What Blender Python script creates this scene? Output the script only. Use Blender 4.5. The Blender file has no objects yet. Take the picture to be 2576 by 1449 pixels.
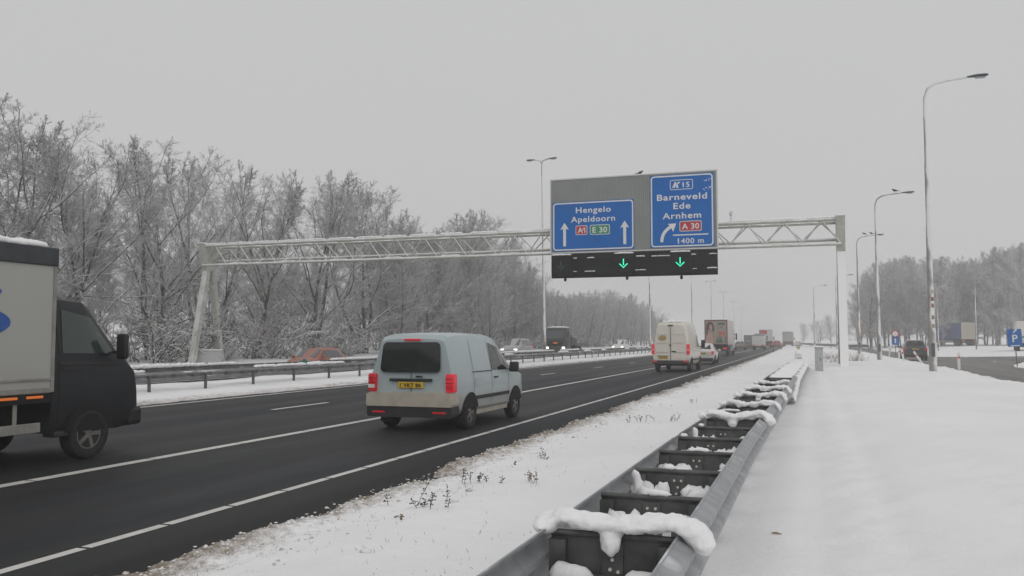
import bpy, bmesh, math, random
import numpy as np
from mathutils import Vector, Matrix, noise as mnoise

S = bpy.context.scene
COL = S.collection
R = math.radians

# ------------------------------------------------------------------ camera
CAM_H = 1.7
F_PX, PX_W, PX_H = 2180.0, 2576.0, 1449.0
YAW, PITCH = 0.33161, 0.06025
cam_d = bpy.data.cameras.new("camera"); cam = bpy.data.objects.new("camera", cam_d); COL.objects.link(cam)
cam.location = (0, 0, CAM_H); cam.rotation_euler = (math.pi/2 + PITCH, 0, YAW)
cam_d.sensor_width = 36.0; cam_d.lens = F_PX/PX_W*36.0
cam_d.clip_start = 0.05; cam_d.clip_end = 5000
S.camera = cam

# ------------------------------------------------------------------ overcast sky and weak soft sun
SUN_EL, SUN_ROT = R(32), R(150)
w = bpy.data.worlds.new("World"); S.world = w; w.use_nodes = True
nt = w.node_tree; N = nt.nodes; Lk = nt.links
bg = N["Background"]
sky = N.new("ShaderNodeTexSky"); sky.sky_type = 'NISHITA'; sky.sun_disc = False
sky.sun_elevation = SUN_EL; sky.sun_rotation = SUN_ROT; sky.air_density = 1.0; sky.dust_density = 6.0
hs = N.new("ShaderNodeHueSaturation"); hs.inputs["Saturation"].default_value = 0.12
Lk.new(sky.outputs[0], hs.inputs["Color"])
# cloud deck: nearly even grey, brighter overhead as under any overcast
tc = N.new("ShaderNodeTexCoord"); sx = N.new("ShaderNodeSeparateXYZ"); Lk.new(tc.outputs["Generated"], sx.inputs[0])
ramp = N.new("ShaderNodeValToRGB"); Lk.new(sx.outputs["Z"], ramp.inputs[0])
el = ramp.color_ramp.elements
el[0].position = 0.0; el[0].color = (0.60, 0.598, 0.602, 1)
el[1].position = 1.0; el[1].color = (.80, .80, .80, 1)
e = el.new(0.10); e.color = (0.605, 0.604, 0.608, 1)
e = el.new(0.42); e.color = (0.612, 0.615, 0.62, 1)
cn = N.new("ShaderNodeTexNoise"); cn.inputs["Scale"].default_value = 1.6; cn.inputs["Detail"].default_value = 3
Lk.new(tc.outputs["Generated"], cn.inputs["Vector"])
mr = N.new("ShaderNodeMapRange"); mr.inputs["To Min"].default_value = 8.45; mr.inputs["To Max"].default_value = 9.05
Lk.new(cn.outputs[0], mr.inputs[0])
vm = N.new("ShaderNodeVectorMath"); vm.operation = 'SCALE'; Lk.new(ramp.outputs[0], vm.inputs[0]); Lk.new(mr.outputs[0], vm.inputs["Scale"])
mx = N.new("ShaderNodeMix"); mx.data_type = 'RGBA'; mx.inputs["Factor"].default_value = 0.93
Lk.new(hs.outputs[0], mx.inputs["A"]); Lk.new(vm.outputs[0], mx.inputs["B"])
Lk.new(mx.outputs["Result"], bg.inputs["Color"]); bg.inputs["Strength"].default_value = 0.1

sun_d = bpy.data.lights.new("sun", 'SUN'); sun = bpy.data.objects.new("sun", sun_d); COL.objects.link(sun)
sun_d.energy = 0.38; sun_d.angle = R(40); sun_d.color = (1.0, 0.97, 0.94)
sun.rotation_euler = (math.pi/2 - SUN_EL, 0, math.pi - SUN_ROT)

S.view_settings.view_transform = 'Standard'; S.view_settings.look = 'None'
S.view_settings.exposure = 0.1; S.view_settings.gamma = 1.0; S.view_settings.use_curve_mapping = False
S.render.engine = 'CYCLES'
S.cycles.use_denoising = True
S.cycles.volume_bounces = 2; S.cycles.max_bounces = 8; S.cycles.diffuse_bounces = 3; S.cycles.transparent_max_bounces = 8
S.cycles.sample_clamp_indirect = 6.0

# ------------------------------------------------------------------ measuring: pixel of the photo (2576 wide) -> point
def ray(x, y):
    dx, up0 = (x-PX_W/2)/F_PX, -(y-PX_H/2)/F_PX
    c, s = math.cos(PITCH), math.sin(PITCH)
    up = up0*c + s; fw = -up0*s + c
    c, s = math.cos(YAW), math.sin(YAW)
    return dx*c - fw*s, dx*s + fw*c, up
def gp(x, y, z=0.0):
    X, Y, u = ray(x, y); t = (z-CAM_H)/u
    return X*t, Y*t
def at(x, y, Yd):
    X, Y, u = ray(x, y); t = Yd/Y
    return X*t, CAM_H + u*t
def bend(Y):                       # the motorway swings very gently to the left
    return -(max(Y, 0.0)**2)/24000.0

# ------------------------------------------------------------------ mesh helpers
class MB:
    def __init__(s): s.v = []; s.f = []
    def add(s, vs, fs):
        o = len(s.v); s.v.extend([tuple(p) for p in vs]); s.f.extend([tuple(i+o for i in f) for f in fs]); return s
    def box(s, lo, hi, taper=None):
        x0, y0, z0 = lo; x1, y1, z1 = hi
        vs = [(x0,y0,z0),(x1,y0,z0),(x1,y1,z0),(x0,y1,z0),(x0,y0,z1),(x1,y0,z1),(x1,y1,z1),(x0,y1,z1)]
        return s.add(vs, [(0,3,2,1),(4,5,6,7),(0,1,5,4),(1,2,6,5),(2,3,7,6),(3,0,4,7)])
    def bbox(s, lo, hi, b=0.02):   # box with chamfered edges
        bm = bmesh.new(); bmesh.ops.create_cube(bm, size=1)
        for v in bm.verts:
            v.co = Vector([(lo[i]+hi[i])/2 + v.co[i]*(hi[i]-lo[i]) for i in range(3)])
        b = min(b, 0.45*min(hi[i]-lo[i] for i in range(3)))
        bmesh.ops.bevel(bm, geom=bm.edges[:], offset=b, segments=2, affect='EDGES', profile=0.5)
        return s.bm(bm)
    def bm(s, bm, M=None):
        bm.verts.index_update()
        vs = [(M @ v.co) if M else v.co.copy() for v in bm.verts]
        s.add(vs, [[v.index for v in f.verts] for f in bm.faces]); bm.free(); return s
    def tube(s, p0, p1, r0, r1=None, n=10, caps=True):
        r1 = r0 if r1 is None else r1
        p0, p1 = Vector(p0), Vector(p1); d = (p1-p0).normalized()
        a = d.orthogonal().normalized(); b = d.cross(a)
        vs = []
        for p, r in ((p0, r0), (p1, r1)):
            for k in range(n):
                t = 2*math.pi*k/n; vs.append(p + a*math.cos(t)*r + b*math.sin(t)*r)
        fs = [(k, (k+1) % n, n+(k+1) % n, n+k) for k in range(n)]
        if caps: fs += [tuple(range(n-1, -1, -1)), tuple(range(n, 2*n))]
        return s.add(vs, fs)
    def path(s, pts, rs, n=10, caps=True):
        pts = [Vector(p) for p in pts]; m = len(pts); vs = []
        if not hasattr(rs, '__len__'): rs = [rs]*m
        a = None
        for i, p in enumerate(pts):
            d = (pts[min(i+1, m-1)]-pts[max(i-1, 0)]).normalized()
            a = d.orthogonal().normalized() if a is None else (a - d*a.dot(d)).normalized()
            b = d.cross(a)
            for k in range(n):
                t = 2*math.pi*k/n; vs.append(p + (a*math.cos(t) + b*math.sin(t))*rs[i])
        fs = []
        for i in range(m-1):
            for k in range(n):
                k2 = (k+1) % n; fs.append((i*n+k, i*n+k2, (i+1)*n+k2, (i+1)*n+k))
        if caps: fs += [tuple(range(n-1, -1, -1)), tuple(range((m-1)*n, m*n))]
        return s.add(vs, fs)
    def bar(s, p0, p1, wx, wz):    # rectangular bar between two points
        p0, p1 = Vector(p0), Vector(p1); d = (p1-p0).normalized()
        up = Vector((0,0,1)) if abs(d.z) < 0.95 else Vector((0,1,0))
        a = d.cross(up).normalized()*wx/2; b = a.cross(d).normalized()*wz/2
        vs = [p+q for p in (p0, p1) for q in (-a-b, a-b, a+b, -a+b)]
        return s.add(vs, [(0,1,2,3),(7,6,5,4),(0,4,5,1),(1,5,6,2),(2,6,7,3),(3,7,4,0)])
    def prism(s, poly, axis, a0, a1):   # poly of 2D points, extruded along axis
        n = len(poly)
        def P(u, v, a): return {'x': (a,u,v), 'y': (u,a,v), 'z': (u,v,a)}[axis]
        vs = [P(u,v,a0) for u,v in poly] + [P(u,v,a1) for u,v in poly]
        fs = [tuple(range(n-1,-1,-1)), tuple(range(n,2*n))] + [(k,(k+1)%n,n+(k+1)%n,n+k) for k in range(n)]
        return s.add(vs, fs)
    def lathe(s, prof, c, axis='x', n=24):   # prof: (axial, radius)
        m = len(prof); vs = []
        for a_, r_ in prof:
            for k in range(n):
                t = 2*math.pi*k/n; u, v = r_*math.cos(t), r_*math.sin(t)
                p = {'x': (a_,u,v), 'y': (u,a_,v), 'z': (u,v,a_)}[axis]
                vs.append((c[0]+p[0], c[1]+p[1], c[2]+p[2]))
        fs = [(i*n+k, i*n+(k+1)%n, (i+1)*n+(k+1)%n, (i+1)*n+k) for i in range(m-1) for k in range(n)]
        fs += [tuple(range(n-1,-1,-1)), tuple(range((m-1)*n, m*n))]
        return s.add(vs, fs)
    def blob(s, c, r, sub=2, rough=0.25, seed=0.0, fr=3.0):
        bm = bmesh.new(); bmesh.ops.create_icosphere(bm, subdivisions=sub, radius=1.0)
        for v in bm.verts:
            q = v.co.copy(); d = 1+rough*mnoise.noise(q*fr*0.5+Vector((seed*7.1, seed*3.3, seed)))
            v.co = Vector((c[0]+q.x*r[0]*d, c[1]+q.y*r[1]*d, c[2]+q.z*r[2]*d))
        return s.bm(bm)
    def xform(s, M):
        s.v = [tuple(M @ Vector(p)) for p in s.v]; return s
    def build(s, name, mat, parent=None, smooth=None, loc=None):
        me = bpy.data.meshes.new(name); me.from_pydata(s.v, [], s.f); me.update()
        bm = bmesh.new(); bm.from_mesh(me); bmesh.ops.recalc_face_normals(bm, faces=bm.faces[:]); bm.to_mesh(me); bm.free()
        return link(name, me, mat, parent, smooth, loc)

def link(name, me, mat, parent=None, smooth=None, loc=None):
    o = bpy.data.objects.new(name, me); COL.objects.link(o)
    if mat: me.materials.append(mat)
    if smooth is not None and len(me.polygons):
        me.polygons.foreach_set('use_smooth', [True]*len(me.polygons))
        if smooth < 180: me.set_sharp_from_angle(angle=R(smooth))
    if parent: o.parent = parent
    if loc: o.location = loc
    return o
def tag(o, label=None, cat=None, group=None, kind=None):
    if label: o['label'] = label
    if cat: o['category'] = cat
    if group: o['group'] = group
    if kind: o['kind'] = kind
    return o
def empty(name, loc=(0,0,0), rz=0.0, label=None, cat=None, group=None):
    o = bpy.data.objects.new(name, None); COL.objects.link(o)
    o.location = loc; o.rotation_euler = (0, 0, rz); o.empty_display_size = 0.2
    return tag(o, label, cat, group)
def kids(o): return [c for c in bpy.data.objects if c.parent == o]
def dup(o, loc=None, rz=None, label=None, parent=None, sc=None):
    c = o.copy(); COL.objects.link(c)
    if parent: c.parent = parent
    for ch in list(o.children): dup(ch, parent=c)
    if loc is not None: c.location = loc
    if rz is not None: c.rotation_euler = (0, 0, rz)
    if sc is not None: c.scale = sc
    if label: c['label'] = label
    return c

# ------------------------------------------------------------------ materials
def mat(name, col, rough=0.6, metal=0.0, var=0.0, vscale=6.0, bump=0.0, bscale=40.0, spec=0.5, emit=None, es=0.0, coat=0.0):
    m = bpy.data.materials.new(name); m.use_nodes = True
    n = m.node_tree.nodes; l = m.node_tree.links; b = n["Principled BSDF"]
    b.inputs["Base Color"].default_value = (*col, 1); b.inputs["Roughness"].default_value = rough
    b.inputs["Metallic"].default_value = metal; b.inputs["Specular IOR Level"].default_value = spec
    b.inputs["Coat Weight"].default_value = coat
    if emit: b.inputs["Emission Color"].default_value = (*emit, 1); b.inputs["Emission Strength"].default_value = es
    if var or bump:
        t = n.new("ShaderNodeTexCoord")
    if var:
        x = n.new("ShaderNodeTexNoise"); x.inputs["Scale"].default_value = vscale; x.inputs["Detail"].default_value = 5
        l.new(t.outputs["Object"], x.inputs["Vector"])
        r = n.new("ShaderNodeMapRange"); r.inputs["From Min"].default_value = .3; r.inputs["From Max"].default_value = .7
        r.inputs["To Min"].default_value = 1-var; r.inputs["To Max"].default_value = 1+var; l.new(x.outputs[0], r.inputs[0])
        v = n.new("ShaderNodeVectorMath"); v.operation = 'SCALE'; v.inputs[0].default_value = col
        l.new(r.outputs[0], v.inputs["Scale"]); l.new(v.outputs[0], b.inputs["Base Color"])
    if bump:
        x = n.new("ShaderNodeTexNoise"); x.inputs["Scale"].default_value = bscale; x.inputs["Detail"].default_value = 4
        l.new(t.outputs["Object"], x.inputs["Vector"])
        bp = n.new("ShaderNodeBump"); bp.inputs["Strength"].default_value = bump; bp.inputs["Distance"].default_value = 0.02
        l.new(x.outputs[0], bp.inputs["Height"]); l.new(bp.outputs[0], b.inputs["Normal"])
    return m
def nodes(m): return m.node_tree.nodes, m.node_tree.links, m.node_tree.nodes["Principled BSDF"]
def mixc(n, l, fac, a, b):
    x = n.new("ShaderNodeMix"); x.data_type = 'RGBA'
    for s, k in ((fac, "Factor"), (a, "A"), (b, "B")):
        if hasattr(s, 'is_output'): l.new(s, x.inputs[k])
        else: x.inputs[k].default_value = s if k == "Factor" else (*s, 1)
    return x.outputs["Result"]
def rng_(n, l, src, a, b, c=0.0, d=1.0):
    r = n.new("ShaderNodeMapRange"); l.new(src, r.inputs[0])
    for i, v in zip(("From Min", "From Max", "To Min", "To Max"), (a, b, c, d)): r.inputs[i].default_value = v
    return r.outputs[0]
def math_(n, l, op, a, b):
    r = n.new("ShaderNodeMath"); r.operation = op
    for i, s in enumerate((a, b)):
        if hasattr(s, 'is_output'): l.new(s, r.inputs[i])
        else: r.inputs[i].default_value = s
    return r.outputs[0]
def noise_(n, l, vec, scale, detail=4, rough=0.5, stretch=None):
    if stretch:
        mp = n.new("ShaderNodeMapping"); mp.inputs["Scale"].default_value = stretch; l.new(vec, mp.inputs[0]); vec = mp.outputs[0]
    x = n.new("ShaderNodeTexNoise"); x.inputs["Scale"].default_value = scale; x.inputs["Detail"].default_value = detail
    x.inputs["Roughness"].default_value = rough; l.new(vec, x.inputs["Vector"]); return x.outputs[0]

SNOW = (0.86, 0.855, 0.86)
def snowed(name, col, lo, hi, direction=(0,0,1), snow=SNOW, rough=0.7, metal=0.0, nscale=3.0, namp=0.5, var=0.2, spec=0.4):
    """surface that carries snow where it faces `direction`"""
    m = mat(name, col, rough, metal, spec=spec); n, l, b = nodes(m)
    g = n.new("ShaderNodeNewGeometry"); d = n.new("ShaderNodeVectorMath"); d.operation = 'DOT_PRODUCT'
    l.new(g.outputs["Normal"], d.inputs[0]); d.inputs[1].default_value = Vector(direction).normalized()
    no = noise_(n, l, g.outputs["Position"], nscale, 4)
    f = math_(n, l, 'ADD', d.outputs["Value"], rng_(n, l, no, .3, .7, -namp, namp))
    f = rng_(n, l, f, lo, hi)
    no2 = noise_(n, l, g.outputs["Position"], nscale*4, 3)
    v = n.new("ShaderNodeVectorMath"); v.operation = 'SCALE'; v.inputs[0].default_value = col
    l.new(rng_(n, l, no2, .3, .7, 1-var, 1+var), v.inputs["Scale"])
    l.new(mixc(n, l, f, v.outputs[0], snow), b.inputs["Base Color"])
    l.new(rng_(n, l, f, 0, 1, rough, 0.8), b.inputs["Roughness"])
    if metal: l.new(rng_(n, l, f, 0, 1, metal, 0), b.inputs["Metallic"])
    return m

# snow on the ground, with road grime thrown up along the kerb lines
m_snow = mat("snow", SNOW, 0.75, spec=0.25); n, l, b = nodes(m_snow)
g = n.new("ShaderNodeNewGeometry"); sp = n.new("ShaderNodeSeparateXYZ"); l.new(g.outputs["Position"], sp.inputs[0])
P = g.outputs["Position"]
yy = math_(n, l, 'MULTIPLY', math_(n, l, 'MULTIPLY', sp.outputs["Y"], sp.outputs["Y"]), 1/24000.0)
lat = math_(n, l, 'ADD', sp.outputs["X"], yy)
near = math_(n, l, 'MULTIPLY', rng_(n, l, lat, -3.75, -4.6), rng_(n, l, lat, -6, -5.0))
med = math_(n, l, 'MULTIPLY', rng_(n, l, lat, -18.4, -16.6), rng_(n, l, lat, -16, -16.5))
rt = math_(n, l, 'MULTIPLY', rng_(n, l, lat, 5.9, 7.0), rng_(n, l, lat, 7.9, 7.3))
dm = math_(n, l, 'MAXIMUM', math_(n, l, 'MAXIMUM', near, math_(n, l, 'MULTIPLY', med, .6)), math_(n, l, 'MULTIPLY', rt, .6))
gr = noise_(n, l, P, 13.0, 6, .7); gr2 = noise_(n, l, P, 1.3, 4)
dirt = rng_(n, l, math_(n, l, 'ADD', math_(n, l, 'MULTIPLY', dm, .42), math_(n, l, 'ADD', math_(n, l, 'MULTIPLY', gr, .7), math_(n, l, 'MULTIPLY', gr2, .3))), .60, .90)
dirt = math_(n, l, 'MULTIPLY', dirt, rng_(n, l, dm, 0.02, .35))
c0 = mixc(n, l, rng_(n, l, noise_(n, l, P, .35, 4), .35, .65), (0.83, .825, .83), (.88, .875, .88))
speck = rng_(n, l, noise_(n, l, P, 22, 2, .4), .74, .8, 0, .22)
speck = math_(n, l, 'MULTIPLY', speck, rng_(n, l, lat, .5, -1.0, .12, 1))
c1 = mixc(n, l, speck, c0, (.22, .17, .12))
c2 = mixc(n, l, dirt, c1, (.24, .195, .15))
l.new(c2, b.inputs["Base Color"])
hsum = math_(n, l, 'ADD', math_(n, l, 'MULTIPLY', noise_(n, l, P, 14, 5, .6), .6), math_(n, l, 'MULTIPLY', noise_(n, l, P, 70, 3), .25))
bp = n.new("ShaderNodeBump"); bp.inputs["Strength"].default_value = .55; bp.inputs["Distance"].default_value = .03
l.new(hsum, bp.inputs["Height"]); l.new(bp.outputs[0], b.inputs["Normal"])

def asphalt(name, base, warm, tracks):
    m = mat(name, base, 0.66, spec=0.22); n, l, b = nodes(m)
    g = n.new("ShaderNodeNewGeometry"); P = g.outputs["Position"]
    big = noise_(n, l, P, 1.0, 4, .55, (.55, .035, 1)); fine = noise_(n, l, P, 60, 3, .7); mid = noise_(n, l, P, 2.2, 5, .6, (1.6, .25, 1))
    c = mixc(n, l, rng_(n, l, big, .36, .64), base, warm)
    sp = n.new("ShaderNodeSeparateXYZ"); l.new(P, sp.inputs[0])
    lat = math_(n, l, 'ADD', sp.outputs["X"], math_(n, l, 'MULTIPLY', math_(n, l, 'MULTIPLY', sp.outputs["Y"], sp.outputs["Y"]), 1/24000.0))
    tr = None
    for t in tracks:      # worn wheel paths
        q = rng_(n, l, math_(n, l, 'ABSOLUTE', math_(n, l, 'SUBTRACT', lat, t), 0.0), .1, .55, 1, 0)
        tr = q if tr is None else math_(n, l, 'MAXIMUM', tr, q)
    if tr is not None:
        tr = math_(n, l, 'MULTIPLY', tr, rng_(n, l, mid, .3, .7, .2, .8))
        c = mixc(n, l, tr, c, tuple(k*0.72 for k in base))
        l.new(rng_(n, l, tr, 0, 1, .68, .5), b.inputs["Roughness"])
    wet = math_(n, l, 'MULTIPLY', rng_(n, l, lat, -5.25, -4.95), rng_(n, l, lat, 0, -4.0, 0, 1))      # black wet strip under the melting snow edge
    c = mixc(n, l, math_(n, l, 'MULTIPLY', wet, .75 if tracks and tracks[0] < 0 else 0.0), c, (.006, .006, .0055))
    v = n.new("ShaderNodeVectorMath"); v.operation = 'SCALE'; l.new(c, v.inputs[0])
    l.new(math_(n, l, 'MULTIPLY', rng_(n, l, fine, .3, .7, .72, 1.28), rng_(n, l, mid, .3, .7, .88, 1.12)), v.inputs["Scale"])
    l.new(v.outputs[0], b.inputs["Base Color"])
    bp = n.new("ShaderNodeBump"); bp.inputs["Strength"].default_value = .35; bp.inputs["Distance"].default_value = .006
    l.new(noise_(n, l, P, 130, 2), bp.inputs["Height"]); l.new(bp.outputs[0], b.inputs["Normal"])
    return m
m_asph = asphalt("asphalt", (.0145, .0168, .0215), (.033, .0325, .032), (-6.45, -8.15, -9.9, -11.6, -13.5, -15.2))
m_asph2 = asphalt("asphalt_service", (.15, .145, .135), (.22, .21, .20), (8.2, 9.8))
m_line = mat("road_paint", (.62, .60, .57), .6, var=.12, vscale=5)
m_galv = mat("galvanised_steel", (.33, .335, .345), .5, .35, var=.2, vscale=7, bump=.15, bscale=60)
m_galv_d = mat("galvanised_steel_dull", (.10, .105, .10), .6, .3, var=.3, vscale=9)
m_snowcap = mat("snow_cap", (.88, .875, .88), .75, spec=.2, bump=.5, bscale=22)
m_black = mat("black_plastic", (.012, .012, .013), .5)
m_rubber = mat("tyre_rubber", (.018, .018, .018), .85, var=.3, vscale=20)
m_rim = mat("wheel_rim", (.22, .21, .20), .45, .5, var=.2)
m_glass = mat("dark_glass", (.012, .014, .015), .08, spec=.55)
m_glass_l = mat("sky_lit_glass", (.05, .062, .075), .12, spec=.8)
m_red = mat("red_lens", (.42, .012, .018), .25, emit=(1, .03, .05), es=.10)
m_redlit = mat("red_lamp_lit", (.5, .015, .03), .3, emit=(1, .03, .05), es=.2)
m_white_l = mat("headlamp_lit", (.8, .8, .75), .2, emit=(1, .96, .86), es=3)
m_orange = mat("amber_lens", (.7, .16, .02), .3, emit=(1, .25, .03), es=.2)
m_plate = mat("yellow_plate", (.62, .40, .02), .5)
m_frost = mat("frosted_paint", (.5, .5, .5), .7)
# ------------------------------------------------------------------ the land
rs = np.random.RandomState(3)
def vnoise(x, y, seed):
    r_ = np.random.RandomState(seed).rand(256, 256)
    xi, yi = np.floor(x).astype(int), np.floor(y).astype(int); fx, fy = x-xi, y-yi
    fx = fx*fx*(3-2*fx); fy = fy*fy*(3-2*fy)
    a = r_[xi % 256, yi % 256]; b_ = r_[(xi+1) % 256, yi % 256]; c = r_[xi % 256, (yi+1) % 256]; d = r_[(xi+1) % 256, (yi+1) % 256]
    return (a*(1-fx)+b_*fx)*(1-fy) + (c*(1-fx)+d*fx)*fy - .5
PROF = [(-500, .9), (-120, .8), (-60, .5), (-44, .25), (-40, .06), (-37, .05), (-36.3, -.04), (-24.2, -.04), (-23.4, .06), (-20, .10), (-17.4, .05), (-16.75, .02),
        (-16.5, -.05), (-4.75, -.05), (-4.5, .03), (-4.1, .07), (-2, .14), (-.9, .2), (0, .26), (1.6, .35), (5.6, .36), (6.5, .30), (7.2, .02), (7.4, -.05),
        (12.3, -.05), (12.9, .1), (15, .25), (20, .42), (26, .75), (60, .9), (500, .9)]
PX_, PZ_ = [p[0] for p in PROF], [p[1] for p in PROF]
def ground_z(lat, Y):
    lat = np.asarray(lat, float); Y = np.asarray(Y, float)
    z = np.interp(lat, PX_, PZ_)
    snowy = np.clip((z+.03)/.08, 0, 1)
    edge = np.exp(-((lat+4.45)/.55)**2) + .7*np.exp(-((lat+16.7)/.4)**2) + np.exp(-((lat-6.9)/.5)**2)
    z = z + edge*(vnoise(lat*2.2, Y*1.7, 5)*.09 + vnoise(lat*6, Y*5, 6)*.10 + vnoise(lat*11, Y*9, 9)*.06)
    verge = np.exp(-((lat+3.2)/1.4)**2)
    z = z + snowy*(vnoise(lat*.6, Y*.45, 1)*.08 + vnoise(lat*1.2, Y*.8, 14)*.05 + vnoise(lat*2.0, Y*1.6, 2)*.034 + vnoise(lat*4.4, Y*3.6, 8)*.016 + vnoise(lat*9, Y*9, 4)*(.007+.012*verge))
    # a trodden strip beside the barrier
    z = z - .035*np.exp(-((lat-.05)/.16)**2) - .03*np.exp(-((lat-.62)/.2)**2)*(Y < 60)
    z = z - TRACK(lat, Y)*snowy
    return z
FEET = [(.42+.13*(1 if k % 2 else -1)+.05*math.sin(k*1.7), 3.2+.36*k+.05*math.sin(k*2.9)) for k in range(70)] + [(1.5+.012*k+.1*(1 if k % 2 else -1), 6+.37*k) for k in range(40)]
def TRACK(lat, Y):      # a line of half snowed-over footprints
    t = np.zeros(np.shape(lat))
    for a_, b_ in FEET: t = np.maximum(t, np.exp(-((lat-a_)/.075)**2-((Y-b_)/.13)**2))
    return .045*t
def gz(lat, Y): return float(ground_z([lat], [Y])[0])

lats = np.unique(np.concatenate([np.arange(-5.2, -3.4, .06), np.arange(-3.4, 7.5, .1), np.arange(-24.5, -16, .25), np.arange(7.5, 14, .3), np.arange(14, 60, 3),
        np.arange(-40, -24.5, 1.2), np.arange(-130, -40, 6), np.array([-500, -350, -220, -150, -16, -12, -8, -5.3, 80, 120, 200, 320, 500])]).round(3))
ys = [-20.0, -12, -6, -3, -1]; y = 0.5
while y < 1100:
    ys.append(y); y += max(.07, .011*y)
ys = np.array(ys)
LA, YY = np.meshgrid(lats, ys)
ZZ = ground_z(LA, YY)
XX = LA - np.maximum(YY, 0)**2/24000.0
nl, ny = len(lats), len(ys)
me = bpy.data.meshes.new("snow_ground")
vs = np.stack([XX, YY, ZZ], -1).reshape(-1, 3)
i, j = np.meshgrid(np.arange(nl-1), np.arange(ny-1)); q = (j*nl+i).ravel()
fs = np.stack([q, q+1, q+nl+1, q+nl], 1)
def fast_mesh(me, vs, fs):
    k = fs.shape[1]
    me.vertices.add(len(vs)); me.vertices.foreach_set('co', vs.astype(np.float32).ravel())
    me.loops.add(fs.size); me.loops.foreach_set('vertex_index', fs.astype(np.int32).ravel())
    me.polygons.add(len(fs)); me.polygons.foreach_set('loop_start', np.arange(0, fs.size, k, dtype=np.int32))
    try: me.polygons.foreach_set('loop_total', np.full(len(fs), k, dtype=np.int32))
    except Exception: pass
    me.update(calc_edges=True); me.validate()
fast_mesh(me, vs, fs)
tag(link("snow_ground", me, m_snow, smooth=180), kind="structure")

def strip(name, l0, l1, y0, y1, z, m, step=6.0):
    a = MB(); Y = y0; pts = []
    f = (lambda v: v) if not callable(l0) else None
    while True:
        A = l0(Y) if callable(l0) else l0; B = l1(Y) if callable(l1) else l1
        pts.append((A+bend(Y), Y, z)); pts.append((B+bend(Y), Y, z))
        if Y >= y1: break
        Y = min(y1, Y+step)
    n_ = len(pts)//2
    a.add(pts, [(2*k, 2*k+1, 2*k+3, 2*k+2) for k in range(n_-1)])
    return a
def right_edge(Y): return -4.2 if Y < 170 else min(-4.2 + (Y-170)*.07, -.6)
o = strip("", -16.7, right_edge, -20, 1090, 0, None).build("motorway", m_asph); tag(o, kind="structure")
o = strip("", -36.4, -24.1, -20, 1090, 0, None).build("opposite_motorway", m_asph); tag(o, kind="structure")
o = strip("", 7.0, lambda Y: 12.4, -20, 900, 0, None).build("service_road", m_asph2); tag(o, kind="structure")
# the car-park entrance climbs away from the service road
ent = MB()
rows = [(12.2, 62, 98, .006), (13.0, 66, 91, .14), (14.5, 69.5, 85, .27), (17, 71, 83, .36), (20, 72.5, 83, .46), (26, 74, 84, .80), (60, 76, 89, .95)]
ent.add([p for x_, a_, b_, z_ in rows for p in ((x_+bend(a_), a_, z_), (x_+bend(b_), b_, z_))], [(2*k, 2*k+2, 2*k+3, 2*k+1) for k in range(len(rows)-1)])
tag(ent.build("car_park_road", m_asph2), kind="structure")

mk = MB()
def dash(latc, wd, y0, y1):
    n0 = len(mk.v); st = 4.0; Y = y0; pts = []
    while True:
        pts += [(latc-wd/2+bend(Y), Y, .004), (latc+wd/2+bend(Y), Y, .004)]
        if Y >= y1: break
        Y = min(y1, Y+st)
    mk.add(pts, [(2*k, 2*k+1, 2*k+3, 2*k+2) for k in range(len(pts)//2-1)])
Y = 1.9
while Y < 60:
    dash(-5.66, .11, Y, Y+.905); Y += .95
dash(-5.66, .11, Y, 420)
Y = -2.0
while Y < 60:
    dash(-8.96, .185, Y, Y+2.0); Y += 2.03
dash(-8.96, .185, Y, 420)
Y = -4.2
while Y < 300:
    dash(-12.5, .15, Y, Y+2.6); Y += 11.25
dash(-16.1, .17, -6, 420); dash(-24.9, .16, 0, 420); dash(-35.4, .16, 0, 420)
Y = 2.0
while Y < 300:
    dash(-28.4, .15, Y, Y+2.6); dash(-31.9, .15, Y, Y+2.6); Y += 11.25
tag(mk.build("lane_markings", m_line), kind="structure")

# loose dirty snow and grit along the edge of the road: nobody could count it
m_clod = mat("dirty_snow", (.5, .48, .45), .8, spec=.2); n, l, b = nodes(m_clod)
g = n.new("ShaderNodeNewGeometry")
c = mixc(n, l, rng_(n, l, noise_(n, l, g.outputs["Position"], 5, 4, .6), .50, .68), (.80, .79, .78), (.26, .215, .165))
l.new(c, b.inputs["Base Color"])
rc = random.Random(8)
base = bmesh.new(); bmesh.ops.create_icosphere(base, subdivisions=1, radius=1); base.verts.index_update()
bv = np.array([v.co[:] for v in base.verts]); bf = np.array([[v.index for v in f.verts] for f in base.faces]); base.free()
V, Fq = [], []
for k in range(3200):
    Y = 4.2*math.exp(rc.random()*math.log(60/4.2)); la = -4.50 + rc.gauss(0, .13) + (rc.random()**3)*.9
    if k % 6 == 0: la = -16.72 + rc.gauss(0, .1); Y = 12+rc.random()*60
    r_ = rc.uniform(.004, .015)*(1+Y/40)
    q = bv*(1+rs.uniform(-.35, .35, (len(bv), 1)))*np.array([r_*rc.uniform(.8, 1.6), r_*rc.uniform(.8, 1.6), r_*rc.uniform(.5, .9)])
    q = q + np.array([la+bend(Y), Y, max(gz(la, Y), -.004)+r_*.12]); V.append(q); Fq.append(bf+k*len(bv))
me = bpy.data.meshes.new("snow_rubble"); fast_mesh(me, np.concatenate(V), np.concatenate(Fq))
tag(link("snow_rubble", me, m_clod, smooth=180), "crumbs of dirty ploughed snow along the road edge", "snow", kind="stuff")

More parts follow.
